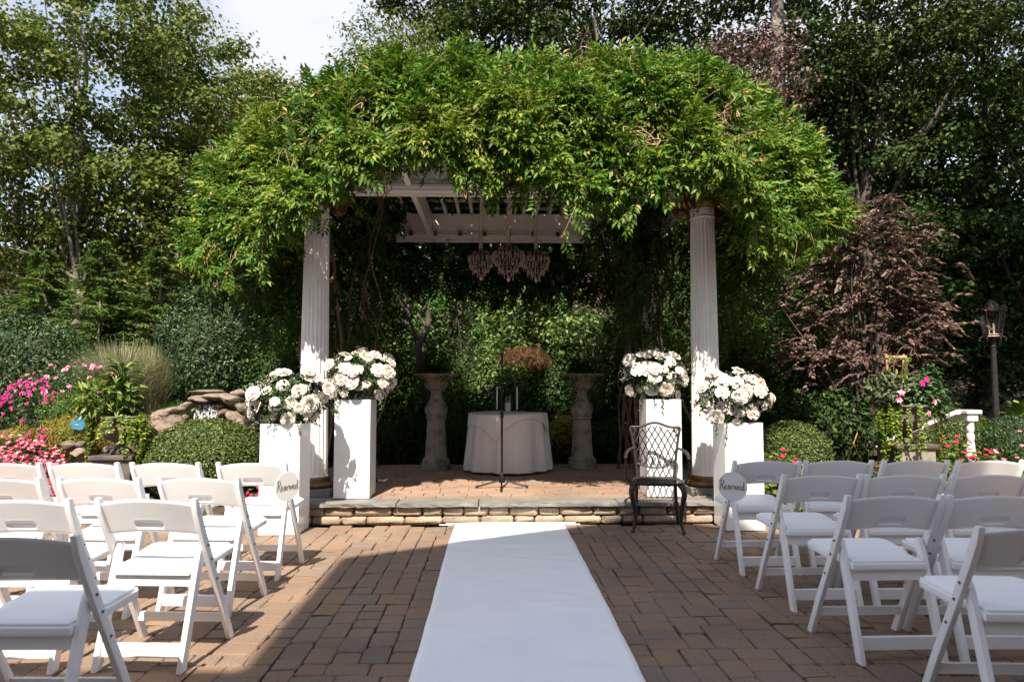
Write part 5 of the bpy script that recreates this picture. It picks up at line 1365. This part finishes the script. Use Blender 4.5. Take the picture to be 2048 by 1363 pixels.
shrub('golden_cypress', 'small golden tuft beside the magenta flowers', 'shrub', gp(45, 8.5), (.22, .2, .20), 1000, .07, .008, M['l_gold'], 238, .5, wob=.1)
IMP = ['mixed impatiens clump below the green tuft', 'tall mixed impatiens clump below the small magenta flowers', 'all red impatiens clump beside the grey boulder', 'mixed impatiens clump behind the outermost front row chairs',
       'mixed impatiens clump at the outer end of the red bed', 'low mixed impatiens clump behind the front row chairs, near the urn',
       'mixed impatiens clump rising highest at the back of the red bed', 'mixed impatiens clump at the foot of the golden cypress', 'red impatiens clump at the very tip of the red bed']
for k, (px, Y, rad, h) in enumerate(((18, 7.75, .42, .42), (78, 7.65, .40, .40), (122, 7.45, .30, .27), (45, 7.25, .38, .30), (-40, 7.6, .40, .42), (98, 7.2, .30, .24), (10, 7.95, .45, .50), (70, 7.9, .36, .46), (138, 7.25, .26, .26))):
    bed_plant('impatiens_clump', IMP[k], gp(px, Y), rad, h, 420, 165 if rad > .35 else 90, M['f_mix'] if k not in (2, 8) else M['f_red'], 240 + k, .056, group='impatiens massed on the waterfall side')
bed_plant('impatiens_clump', 'small red impatiens peeping from behind the pedestal on the waterfall side', gp(522, 7.6), .16, .38, 160, 16, M['f_red'], 248, .055)
# right flowers
for k, (px, Y, rad, h) in enumerate(((1545, 7.15, .30, .60), (1590, 7.05, .24, .50))):
    bed_plant('red_impatiens', ('taller bright red impatiens clump right beside the white pedestal', 'lower bright red impatiens clump in front of the boxwood dome')[k], gp(px, Y), rad, h, 320, 30, M['f_red'], 250 + k, .062, .08, group='red impatiens below the boxwood dome', lmat=M['l_bright'])
bed_plant('red_impatiens', 'red impatiens clump at the foot of the white balustrade', gp(1900, 7.9, .05), .34, .62, 320, 40, M['f_red'], 253, .062, .08, lmat=M['l_bright'])
bed_plant('red_impatiens', 'low red impatiens clump between balustrade and urn', gp(1960, 7.7, .05), .28, .50, 260, 26, M['f_red'], 254, .062, .08, lmat=M['l_bright'])
bed_plant('pink_impatiens', 'pale pink flowering clump beside the hedge', gp(2035, 8.1), .36, .66, 300, 22, M['f_pink'], 255, .06, .08)
shrub('box_hedge', 'clipped low box hedge behind the white balustrade', 'hedge', gp(1885, 9.3), (.80, .32, .42), 15000, .028, .018, M['l_box'], 256, .92, wob=.02)
shrub('box_hedge', 'dark clipped box hedge below the lamp post', 'hedge', gp(2030, 9.0), (.48, .34, .40), 9000, .028, .018, M['l_holly'], 257, .92, wob=.02)
shrub('coleus_clump', 'grey green leafy clump beside the boxwood dome', 'plant', gp(1690, 7.7), (.46, .3, .20), 900, .085, .05, M['l_coleus'], 258, .5, core=False, stiff=.8)
shrub('coleus_clump', 'bright yellow green clump at the foot of the boxwood dome', 'plant', gp(1660, 7.4), (.22, .2, .15), 400, .06, .03, M['l_bright'], 259, .5, core=False)
shrub('laurel_bush', 'dark shaded laurel behind the boxwood dome', 'shrub', gp(1640, 9.4), (.8, .5, .55), 3000, .09, .04, M['l_wood'], 260, .6)
shrub('laurel_bush', 'dark shaded laurel under the purple bush', 'shrub', gp(1780, 10.4), (1.2, .5, .60), 4000, .09, .04, M['l_wood'], 261, .6)
shrub('laurel_bush', 'dark laurel beside the rear column', 'shrub', gp(1500, 10.6), (.7, .6, 1.1), 4500, .09, .04, M['l_shade'], 262, .6)
# behind the platform
for k, (px, Y, rad, mat, lab) in enumerate((
        (790, 10.4, (.55, .4, .50), 'l_shade', 'dark ivy mound behind the pedestal on the waterfall side'), (690, 10.7, (.7, .5, .85), 'l_shade', 'dark laurel behind the front column on the waterfall side'),
        (920, 10.6, (.5, .4, .62), 'l_shade', 'dark laurel behind the stone planter on the waterfall side'), (1130, 11.0, (.30, .3, .36), 'l_gold', 'small yellow leaved bush behind the candle table'),
        (1215, 10.5, (.5, .4, .40), 'l_shade', 'dark ivy mound behind the stone planter on the lamp post side'), (1000, 11.3, (.7, .5, .62), 'l_wood', 'dark evergreen behind the candle table'),
        (1330, 11.0, (.7, .5, .70), 'l_shade', 'dark laurel behind the black iron chair'), (1190, 12.2, (.6, .4, .5), 'l_wood', 'low green bush on the brown slope'),
        (1040, 10.35, (.35, .25, .30), 'l_bed', 'low green groundcover right behind the table'), (1095, 12.9, (.55, .3, .85), 'l_bed', 'rounded green shrub under the lit dogwood'), (935, 14.2, (.7, .4, 1.0), 'l_wood', 'rounded dark shrub under the low dogwood'), (1200, 15.6, (.7, .4, 1.9), 'l_wood', 'tall dark laurel before the pale maple trunk'), (1035, 12.25, (.55, .22, .72), 'l_green', 'low green laurel under the orange maple'), (985, 12.9, (.45, .3, .95), 'l_dogwood', 'sunlit green shrub beside the orange maple'))):
    shrub('evergreen_shrub', lab, 'shrub', gp(px, Y), rad, 2600, .075, .036, M[mat], 270 + k, .6)
for k, (px, Y, rad, lab) in enumerate((
        (1500, 11.2, (.9, .6, 1.75), 'tall dark yew behind the front column on the lamp post side'), (1275, 11.9, (.75, .6, 1.55), 'tall dark yew behind the rear column'),
        (1390, 12.6, (.8, .6, 1.9), 'dark yew in the gap between the rear and front columns'), (600, 11.5, (.8, .6, 1.75), 'tall dark yew behind the vine on the waterfall side'),
        (720, 12.3, (.8, .6, 1.7), 'dark yew behind the climbing stems'), (1610, 11.6, (.8, .6, 1.3), 'dark yew behind the purple bush'), (840, 12.8, (.8, .5, .9), 'low dark yew behind the bare dogwood'))):
    shrub('yew', lab, 'tree', gp(px, Y), rad, 5200, .10, .04, M['l_shade'], 290 + k, .6, 'dark yews behind the pergola', wob=.16)
orb = gp(1050, 12.6)
tt_ = shrub('threadleaf_maple', 'rounded orange threadleaf maple glowing behind the table', 'tree', orb, (.44, .34, .25), 4600, .10, .009, M['l_orange'], 281, .6, lift=AT(1050, 742, 12.6).z - orb[2] - .06, wob=.30, stiff=.2)

# hostas: every leaf its own piece
def hosta_leaf():
    n = 7; V = []
    for i in range(n + 1):
        u = i / n; w_ = .5 * math.sin(math.pi * min(u * .97 + .03, 1)) ** .75 * (1 - .25 * u)
        for s in (-1, -.5, 0, .5, 1):
            V.append((u - .02, s * w_ * .78, .22 * math.sin(u * 2.4) - .18 * u * u + .16 * abs(s) * w_))
    return MB().add(V, [(i * 5 + j, i * 5 + j + 1, i * 5 + j + 6, i * 5 + j + 5) for i in range(n) for j in range(4)]).mesh('leaf', 60)
HOSTA = hosta_leaf()
def objmat(name, c1, c2, rough=.45):
    m = pmat(name, c1, rough); t = m.node_tree; oi = t.nodes.new("ShaderNodeObjectInfo"); r = t.nodes.new("ShaderNodeValToRGB")
    r.color_ramp.elements[0].color = (*c1, 1); r.color_ramp.elements[1].color = (*c2, 1)
    t.links.new(oi.outputs["Random"], r.inputs["Fac"]); t.links.new(r.outputs["Color"], t.nodes["Principled BSDF"].inputs["Base Color"]); return m
M['hosta'] = objmat('hosta_leaf', (.085, .13, .03), (.22, .25, .06)); HOSTA.materials.append(M['hosta'])
CANNA = HOSTA.copy(); CANNA.materials.clear(); M['canna'] = objmat('broad_leaf', (.055, .11, .016), (.17, .23, .04)); CANNA.materials.append(M['canna'])
def rosette(name, label, base, n, L_, seed, me=HOSTA, tilt=(10, 60), cat_='plant', hgt=0, lw=.75, group=None):
    r = np.random.default_rng(seed); t = thing(name, label, cat_, base, 0, group); s = MB()
    for k in range(n):
        a = 2.4 * k + r.normal(0, .2); u = k / n; tl = R(tilt[0] + (tilt[1] - tilt[0]) * u + r.normal(0, 6)); l = L_ * r.uniform(.75, 1.1)
        z = .05 + hgt * u; q = .04 + .5 * L_ * (1 - u) * .4
        p = Vector((math.cos(a) * q, math.sin(a) * q, z + .04)); s.tube([(0, 0, z * .6 - .03), p], .006, 5)
        link('leaf', me, None, t, loc=p, rot=(r.normal(0, .15), -tl, a), scale=(l, l * lw, l))
    s.obj('stalks', M['l_green'], t)
    return t
HOS = ['large variegated hosta between the leafy urn and the waterfall', 'variegated hosta in front of the green fountain grass', 'small variegated hosta at the foot of the round holly', 'yellowish hosta above the pale capstones of the waterfall', 'small hosta next to the striped sedge', 'low hosta tucked behind the leafy urn']
for k, (px, Y, n, L_, dz) in enumerate(((330, 9.1, 22, .20, .12), (372, 9.6, 20, .19, .12), (400, 9.9, 16, .18, .12), (455, 9.75, 22, .17, .15), (512, 9.5, 18, .17, .10), (300, 8.7, 18, .17, .08))):
    rosette('hosta', HOS[k], gp(px, Y, dz - .02), n, L_, 300 + k, group='hostas round the rock waterfall')
rosette('hydrangea', 'broad leaved bright green plant beside the lamp post', gp(2035, 9.6, .35), 40, .22, 310, CANNA, (5, 65), hgt=.35)

# ================================================================== ROCK WATERFALL
def rock_mesh(seed):
    r = np.random.default_rng(seed); bm = bmesh.new(); bmesh.ops.create_icosphere(bm, subdivisions=3, radius=.5)
    off = r.uniform(0, 9, 3); cuts = [(Vector(r.normal(0, 1, 3)).normalized(), r.uniform(.28, .42)) for _ in range(9)]
    for v in bm.verts:
        for nv, dd in cuts:
            e = v.co.dot(nv) - dd
            if e > 0: v.co -= nv * e * .9
        q = v.co * 5
        v.co *= 1 + .05 * math.sin(q.x * 1.7 + off[0]) * math.sin(q.y * 2.1 + off[1]) + .035 * math.sin(q.z * 4 + off[2]) + r.normal(0, .008)
    m = bpy.data.meshes.new('rock'); bm.to_mesh(m); bm.free(); m.shade_smooth(); m.set_sharp_from_angle(angle=R(32)); m.materials.append(M['rock']); return m
ROCKS = [rock_mesh(k) for k in range(7)]
M['palerock'] = pmat('pale_limestone', (.235, .195, .16), .85, var=(.15, .112, .086), vscale=6, bump=.6, bscale=14, bdist=.02, rnd=.15)
PROCKS = []
for m in ROCKS[:4]:
    q = m.copy(); q.materials.clear(); q.materials.append(M['palerock']); PROCKS.append(q)
wf0 = AT(420, 860, 9.0); WB = Vector((wf0.x, 8.9, hz(wf0.x, 8.9)))
wf = thing('rock_waterfall', 'low garden waterfall of stacked brown and pale rocks behind the boxwood dome', 'waterfall', WB)
rk = np.random.default_rng(330)
def rock(px, py, Y, sx, sy, sz, pale=False, rz=None, tilt=0):
    p = AT(px, py, Y) - WB
    me = (PROCKS[int(rk.integers(0, 4))] if pale else ROCKS[int(rk.integers(0, 7))])
    link('rock', me, None, wf, loc=p, rot=(rk.normal(0, .1), tilt, rk.uniform(-.5, .5) if rz is None else rz), scale=(sx, sy, sz))
for a in ((400, 798, 8.95, .34, .36, .11, 1), (432, 792, 8.95, .40, .38, .10, 1), (468, 803, 8.85, .38, .40, .17, 1, .2, .35), (490, 815, 8.8, .34, .36, .16, 1, 0, .3), (475, 787, 9.2, .22, .22, .14, 1),
          (372, 812, 8.9, .26, .30, .12, 1, 0, -.4), (355, 818, 8.8, .22, .24, .10, 1), (330, 828, 8.75, .30, .34, .16, 0, 0, -.3), (318, 835, 8.65, .20, .22, .16, 0), (345, 822, 8.75, .28, .26, .12, 1),
          (345, 845, 8.7, .30, .30, .26), (325, 855, 8.6, .30, .3, .22), (350, 865, 8.55, .36, .3, .2), (368, 835, 8.8, .12, .2, .10), (372, 848, 8.8, .16, .2, .10), (375, 860, 8.75, .2, .2, .12),
          (448, 830, 8.75, .30, .3, .15, 0, 0, -.5), (470, 835, 8.7, .28, .3, .15, 0, 0, .4), (485, 845, 8.7, .30, .3, .2), (440, 812, 8.95, .18, .2, .10), (500, 850, 8.6, .24, .26, .2), (465, 856, 8.6, .4, .3, .2),
          (410, 783, 9.3, .5, .3, .08), (395, 806, 9.1, .2, .3, .10), (425, 806, 9.1, .3, .3, .08), (505, 830, 8.7, .2, .2, .2, 1), (520, 850, 8.5, .3, .3, .2), (305, 848, 8.6, .22, .22, .18), (335, 880, 8.35, .4, .3, .3), (380, 885, 8.4, .6, .4, .3), (440, 885, 8.4, .6, .4, .3), (500, 885, 8.4, .5, .4, .35), (412, 838, 9.15, .6, .4, .5)):
    rock(*a)
wl_ = AT(392, 808, 8.93) - WB; wr_ = AT(440, 808, 8.93) - WB; V = []; n, m_ = 40, 14
for j in range(m_ + 1):
    v = j / m_
    for i in range(n + 1):
        u = i / n; x = wl_.x + (wr_.x - wl_.x) * u; z = wl_.z - .32 * v
        V.append((x + .006 * math.sin(i * 2.1 + j * .7), wl_.y - .02 - .10 * v ** 1.5 + .014 * math.sin(i * 2.6 + .4 * math.sin(j)) + rk.normal(0, .005), z))
fs = [(j * (n + 1) + i, j * (n + 1) + i + 1, (j + 1) * (n + 1) + i + 1, (j + 1) * (n + 1) + i) for j in range(m_) for i in range(n) if rk.random() > .22 + .25 * (math.sin(i * 1.3) > .4)]
MB().add(V, fs).obj('water_sheet', M['water'], wf, smooth=80)
# loose boulders by the urn
for k, (px, py, Y, s, pale, lab) in enumerate(((137, 890, 7.9, .20, 0, 'grey rounded boulder at the end of the red flower bed'), (160, 890, 7.95, .17, 0, 'small brown boulder behind the pale one'), (160, 905, 7.6, .20, 1, 'pale round boulder beside the trailing creeping jenny'), (225, 900, 8.0, .20, 1, 'pale boulder showing under the urn'), (228, 915, 7.8, .24, 0, 'brown boulder low beside the urn'))):
    p = AT(px, py, Y); o_ = link('boulder', (PROCKS if pale else ROCKS)[k % 4], None, loc=p, scale=(s, s, s * .62), rot=(0, 0, k)); tag(o_, lab, 'boulder', 'boulders edging the flower bed')
    o_.location.z = max(p.z, hz(p.x, Y) + s * .1)

# ================================================================== BLUE GUITAR ORNAMENT
gq = AT(152, 858, 8.25)
gt = thing('guitar_ornament', 'small blue guitar shaped ornament standing in the golden cypress', 'ornament', (gq.x, 8.25, gq.z), 0)
gt.rotation_euler = (R(-8), R(16), R(15))
ol = [(0, 0), (.055, .005), (.078, .045), (.070, .085), (.050, .105), (.052, .125), (.064, .165), (.045, .155), (.022, .135), (0, .138)]
full = crom(ol, 4); full = [(p.x, p.y) for p in full] + [(-p.x * (1 if p.y < .12 else .9), p.y * (1 if p.y < .13 else .98)) for p in full[-2:0:-1]]
n = len(full); V = [(x, -.015, z) for x, z in full] + [(x, .015, z) for x, z in full]
MB().add(V, [tuple(range(n)), tuple(range(2 * n - 1, n - 1, -1))] + [(i, n + i, n + (i + 1) % n, (i + 1) % n) for i in range(n)]).obj('body', M['blue'], gt, bevel=.004)
nk = MB().box((0, -.012, .205), (.022, .022, .19)).obj('neck', M['bluepale'], gt, bevel=.003)
MB().box((0, -.010, .325), (.034, .018, .055), Matrix.Rotation(.1, 3, 'Y')).obj('headstock', M['bluepale'], nk, bevel=.003)
MB().box((0, -.019, .05), (.04, .006, .012)).obj('bridge', M['bluepale'], gt)
MB().tube([(0, 0, -.35), (0, 0, .02)], .006, 6).obj('stake', M['black'], gt)

# ================================================================== URN PLANTERS
def jenny(t, r, spots, zt, ln, q0, n=1):
    PP, DD, NN = [], [], []
    for (a, w_, l0) in spots:
        for k in range(int(w_ * 21) + 1):
            an = a + r.normal(0, w_ * .33); ca, sa = math.cos(an), math.sin(an); sw_ = r.normal(0, .03); sx_ = r.uniform(6, 11); l = l0 * r.uniform(.35, 1.12); q = q0 * r.uniform(.9, 1.12); z = r.uniform(-.03, .03)
            while z < l:
                bul = q + .04 * math.sin(min(z / .2, 1) * 1.57) + r.normal(0, .004)
                for sg in (-1, 1):
                    PP.append((ca * bul + sw_ * math.sin(z * sx_) + r.normal(0, .006), sa * bul + r.normal(0, .006), zt - z + r.normal(0, .004))); DD.append((-sa * sg + ca * .5 + r.normal(0, .3), ca * sg + sa * .5 + r.normal(0, .3), -.35 + r.normal(0, .3))); NN.append((ca, sa, .8))
                z += r.uniform(.016, .030)
    PP, DD, NN = np.array(PP), np.array(DD), np.array(NN)
    V, Fc = leaves(PP, DD, NN, r.uniform(.028, .042, len(PP)), .030, six=True, droop=.1); tag(link('trailing_strands', np_mesh('trailing_strands', V, Fc), M['l_jenny'], t), kind='stuff')
URNP = [(.09, .28), (.11, .29), (.105, .32), (.055, .345), (.05, .38), (.07, .40), (.15, .44), (.19, .50), (.20, .55), (.185, .60), (.19, .63), (.235, .655), (.245, .675), (.235, .69), (.205, .685), (.18, .62)]
def urn(label, x, y, seed, s=1.0, up=.25):
    t = thing('garden_urn', label, 'urn', (x, y, hz(x, y) - .02), 0, 'dark garden urns')
    MB().box((0, 0, .11 + up / 2), (.40 * s, .40 * s, .22 + up)).obj('pedestal_block', M['caststone'] if s > 1 else M['urn'], t, bevel=.01)
    MB().box((0, 0, .245 + up), (.46 * s, .46 * s, .05)).obj('pedestal_cap', M['urn'], t, bevel=.012)
    MB().lathe([(p[0] * s, (p[1] - .28) * s + .2705 + up) for p in URNP], 40, rf=lambda a, i, z: 1 + .02 * max(0, math.sin(a * 14)) * (.35 < i < .6)).obj('bowl', M['urn'], t, smooth=35)
    MB().lathe([(.001, .372 * s + .27 + up), (.19 * s, .36 * s + .27 + up)], 20, cap=False).obj('soil', M['soil'], t)
    return t
r = np.random.default_rng(350)
ul = (P2(247, 7.55), 7.55); urn('dark urn beside the red flower bed holding a tall leafy plant', *ul, 1)
zu = hz(*ul) - .02 + .27 + .36 + .25
lp_ = thing('trailing_plant', 'creeping jenny spilling in two curtains from the urn by the red flower bed', 'plant', (ul[0], ul[1], zu)); jenny(lp_, r, [(R(195), .95, .50), (R(-28), 1.0, .48), (R(270), .12, .2)], .03, .5, .26)
shrub('croton', 'yellow green leafy plant in the urn by the red flower bed', 'plant', (ul[0] - .16, ul[1] - .05, zu), (.33, .24, .24), 800, .10, .034, M['l_bright'], 351, .4, core=False, lift=.0, stems=6, stiff=1)
ca = rosette('canna', 'tall broad leaved plant rising from the urn by the red flower bed', (ul[0] - .02, ul[1], zu + .24), 26, .19, 352, CANNA, (-30, 30), hgt=.26, lw=.6)
rosette('canna', 'broad drooping leaves low in the urn by the red flower bed', (ul[0] + .05, ul[1] - .02, zu + .02), 22, .17, 353, CANNA, (-40, 25), hgt=.22, lw=.6)
ur = (P2(1808, 7.9), 7.9); urn('dark urn with pink flowers and wooden trellis on the lamp post side', *ur, 2, 1.08, .36)
zr = hz(*ur) - .02 + .27 + .39 + .36
rp_ = thing('trailing_plant', 'yellow green creeping jenny hanging from the urn with the trellis', 'plant', (ur[0], ur[1], zr)); jenny(rp_, r, [(R(205), .9, .66), (R(330), .30, .62), (R(268), .06, .55)], .04, .6, .28)
md = thing('mandevilla', 'dark leaved mandevilla with pink trumpet flowers in the urn with the trellis', 'flowers', (ur[0] + .08, ur[1] - .03, zr))
P = ell_pts(r, 700, (.06, 0, .20), (.36, .24, .24), .4, 1); P = np.concatenate([P, ell_pts(r, 120, (.20, -.05, .40), (.12, .1, .14), .2, 1), ell_pts(r, 90, (.27, -.1, -.02), (.08, .08, .16), .2, 1)])
N = nrm(P - np.array([.06, 0, .1]) + np.array([0, -.2, .35]) + r.normal(0, .12, P.shape)); V, Fc = leaves(P, orth(r, N, .3), N, r.uniform(.05, .08, len(P)), .036, six=True)
tag(link('foliage', np_mesh('foliage', V, Fc), M['l_bed'], md), kind='stuff')
for (px, py) in ((1853, 758), (1845, 766), (1803, 785), (1799, 800), (1870, 803), (1858, 826)):
    p = AT(px, py, ur[1] - .28) - Vector((ur[0] + .08, ur[1] - .03, zr)); N1 = np.array([[r.normal(0, .3), -1, .3 + r.normal(0, .2)]])
    V, Fc = blossoms(r, np.zeros((1, 3)), nrm(N1), .085, 5, .15); link('blossom', np_mesh('blossom', V, Fc), M['f_pink'] if py > 770 else M['f_magenta'], md, loc=p)
MB().tube([(0, 0, -.05), (.05, 0, .2), (.1, 0, .35)], .006, 5).obj('stem', M['l_green'], md)
shrub('begonia', 'bronze green begonia in the urn with the trellis', 'plant', (ur[0] - .22, ur[1] - .02, zr), (.25, .22, .19), 420, .095, .05, M['l_coleus'], 356, .45, core=False, lift=.02, stems=7, stiff=.9)
tr_ = thing('trellis', 'small wooden ladder trellis standing in the urn', 'trellis', (ur[0] - .06, ur[1] + .05, zr))
zt_ = AT(1790, 708, 7.95).z - zr
for s in (-1, 1): MB().skew((s * .07, 0, -.05), (s * .105, 0, zt_), .022, .016).obj('rail', M['cedar'], tr_, bevel=.002)
for k, z in enumerate((.12, zt_ * .58, zt_ - .03)): MB().box((0, -.017, z), (.26 - .02 * (z < .3), .014, .028)).obj('rung', M['cedar'], tr_, bevel=.002)
cl = thing('climbing_vine', 'long pointed leaves climbing the small wooden trellis', 'vine', (ur[0] - .06, ur[1] + .05, zr))
n = 26; P = np.stack([r.uniform(-.10, .16, n), np.full(n, -.03), r.uniform(.15, zt_ + .02, n)], 1); N = np.tile([0., -1, .2], (n, 1)) + r.normal(0, .25, (n, 3))
V, Fc = leaves(P, np.array([0, 0, -1.]) + r.normal(0, .35, (n, 3)), N, r.uniform(.07, .11, n), .038, six=True); tag(link('leaves', np_mesh('leaves', V, Fc), M['l_bright'], cl), kind='stuff')
MB().tube(crom([(-.02, -.03, 0), (.06, -.035, zt_ * .4), (-.04, -.03, zt_ * .7), (.05, -.03, zt_ + .06), (.20, -.02, zt_ + .07), (.28, 0, zt_ - .06)], 5), .0024, 5).obj('stem', M['drystem'], cl)
tri = thing('plant_stakes', 'two thin crossed garden stakes before the dark laurel', 'stakes', gp(1705, 8.6))
MB().tube([(-.22, 0, -.05), (.05, .0, .62)], .006, 6).obj('stake', M['cedar'], tri); MB().tube([(.22, .02, -.05), (.0, .02, .50)], .006, 6).obj('stake', M['cedar'], tri)

# ================================================================== WHITE BALUSTRADE
b0 = AT(1938, 818, 8.3); bz = hz(b0.x, 8.3)
bal = thing('stair_balustrade', 'white painted stair balustrade sloping down behind the red flowers', 'balustrade', (b0.x, 8.3, bz))
hT = b0.z - bz
BAL = [(.055, 0), (.055, .04), (.035, .05), (.045, .09), (.062, .17), (.060, .24), (.042, .36), (.034, .44), (.042, .46), (.034, .475), (.048, .49), (.048, .53)]
def baluster(x, y, z0, h): MB().lathe([(p[0], z0 + p[1] / .53 * h) for p in BAL], 20).obj('baluster', M['column'], bal, smooth=35)
baluster(0, 0, 0, hT - .14); MB().box((0, 0, hT - .105), (.13, .13, .07)).obj('post_block', M['column'], bal, bevel=.004)
MB().box((.01, 0, hT - .03), (.19, .17, .045)).obj('handrail_end', M['column'], bal, bevel=.006)
d = Vector((-.36, .50, -.30))
V = []
for p in (Vector((-.06, .04, hT - .035)), Vector((-.06, .04, hT - .035)) + d * 1.6):
    for sx, sz in ((-1, -1), (1, -1), (1, 1), (-1, 1)): V.append((p.x + sx * .075, p.y, p.z + sz * .028))
MB().add(V, [(3, 2, 1, 0), (4, 5, 6, 7), (0, 1, 5, 4), (1, 2, 6, 5), (2, 3, 7, 6), (3, 0, 4, 7)]).obj('handrail', M['column'], bal, bevel=.006)
for k in (.42, .80, 1.2):
    zc = hT - .07 + d.z * k; zl_ = d.z * k * .35 - .05; baluster(-.06 + d.x * k, .04 + d.y * k, zl_, zc - zl_)

# ================================================================== LAMP POST
L0 = AT(1993, 850, 10.0); lb = hz(L0.x, 10.0)
lam = thing('lamp_post', 'dark iron garden lamp post with a glass lantern and crown top', 'lamp post', (L0.x, 10.0, lb))
def lz(py): return AT(1993, py, 10.0).z - lb
zb, zt2 = lz(838), lz(682)
MB().lathe([(.13, 0), (.13, .06), (.10, .10), (.085, .16), (.075, zb - .08), (.085, zb - .06), (.065, zb - .03), (.072, zb), (.05, zb + .02)], 28, rf=lambda a, i, z: 1 - .04 * max(0, math.sin(a * 10))).obj('base', M['lampmetal'], lam, smooth=35)
MB().lathe([(.046, zb + .02), (.044, zb + .5), (.038, zt2 - .10), (.046, zt2 - .09), (.046, zt2 - .07), (.038, zt2 - .06), (.040, zt2 - .02), (.02, zt2)], 28, rf=lambda a, i, z: 1 - .03 * max(0, math.sin(a * 8))).obj('pole', M['lampmetal'], lam, smooth=35)
ln_ = MB(); lo_, hi_ = .115, .165; z0, z1 = lz(669), lz(625)
for q, z, rr_ in ((lo_, z0, .012), (lo_ + .015, z0 - .03, .014), (hi_, z1, .012), (hi_ + .018, z1 + .022, .014)):
    ln_.tube([(q * math.cos(R(60 * k + 30)), q * math.sin(R(60 * k + 30)), z) for k in range(6)], rr_, 6, closed=True)
for k in range(6):
    a = R(60 * k + 30); c_, s_ = math.cos(a), math.sin(a)
    ln_.tube([(lo_ * c_, lo_ * s_, z0), (hi_ * c_, hi_ * s_, z1)], .008, 6)
    ln_.tube(crom([(lo_ * c_ * 1.05, lo_ * s_ * 1.05, z0 - .03), (lo_ * c_ * 1.35, lo_ * s_ * 1.35, z0 - .045), (lo_ * c_ * 1.5, lo_ * s_ * 1.5, z0 - .075), (lo_ * c_ * 1.35, lo_ * s_ * 1.35, z0 - .09)], 4), .008, 6)
ln_.lathe([(.03, zt2 - .01), (.05, z0 - .05), (.11, z0 - .035), (.11, z0 - .02)], 18)
lan = ln_.obj('lantern', M['lampgilt'], lam, smooth=40)
for k in range(6):
    a0, a1 = R(60 * k + 30), R(60 * k + 90)
    V = [(lo_ * .97 * math.cos(a0), lo_ * .97 * math.sin(a0), z0 + .012), (lo_ * .97 * math.cos(a1), lo_ * .97 * math.sin(a1), z0 + .012), (hi_ * .97 * math.cos(a1), hi_ * .97 * math.sin(a1), z1 - .01), (hi_ * .97 * math.cos(a0), hi_ * .97 * math.sin(a0), z1 - .01)]
    MB().add(V, [(0, 1, 2, 3)]).obj('pane', M['glass'], lan)
cr_ = MB()
for k in range(30):
    a = R(12 * k); q = hi_ + .02 + .015 * math.sin(k * 2.1); pts = []
    for i in range(12):
        b = i / 11 * R(500); s_ = .022 * (1 - i / 14); pts.append((q * math.cos(a + s_ * math.cos(b) * 5), q * math.sin(a + s_ * math.cos(b) * 5), z1 + .045 + s_ * math.sin(b) + .012 * (k % 2)))
    cr_.tube(pts, .005, 5)
cr_.obj('crown_band', M['lampgilt'], lan, smooth=50)
MB().lathe([(hi_ + .01, z1 + .03), (.12, z1 + .055), (.088, z1 + .07), (.088, z1 + .085), (.082, z1 + .12), (.058, z1 + .155), (.02, z1 + .175), (.012, z1 + .18), (.014, z1 + .19), (.002, z1 + .20)], 28).obj('dome_cap', M['lampgilt'], lan, smooth=40)
for k in range(3):
    a = R(120 * k + 20); MB().lathe([(.012, z0), (.012, z0 + .10), (.016, z0 + .11), (.013, z0 + .15), (.003, z0 + .175)], 10, c=(.04 * math.cos(a), .04 * math.sin(a), 0)).obj('bulb', M['amber'], lan, smooth=50)
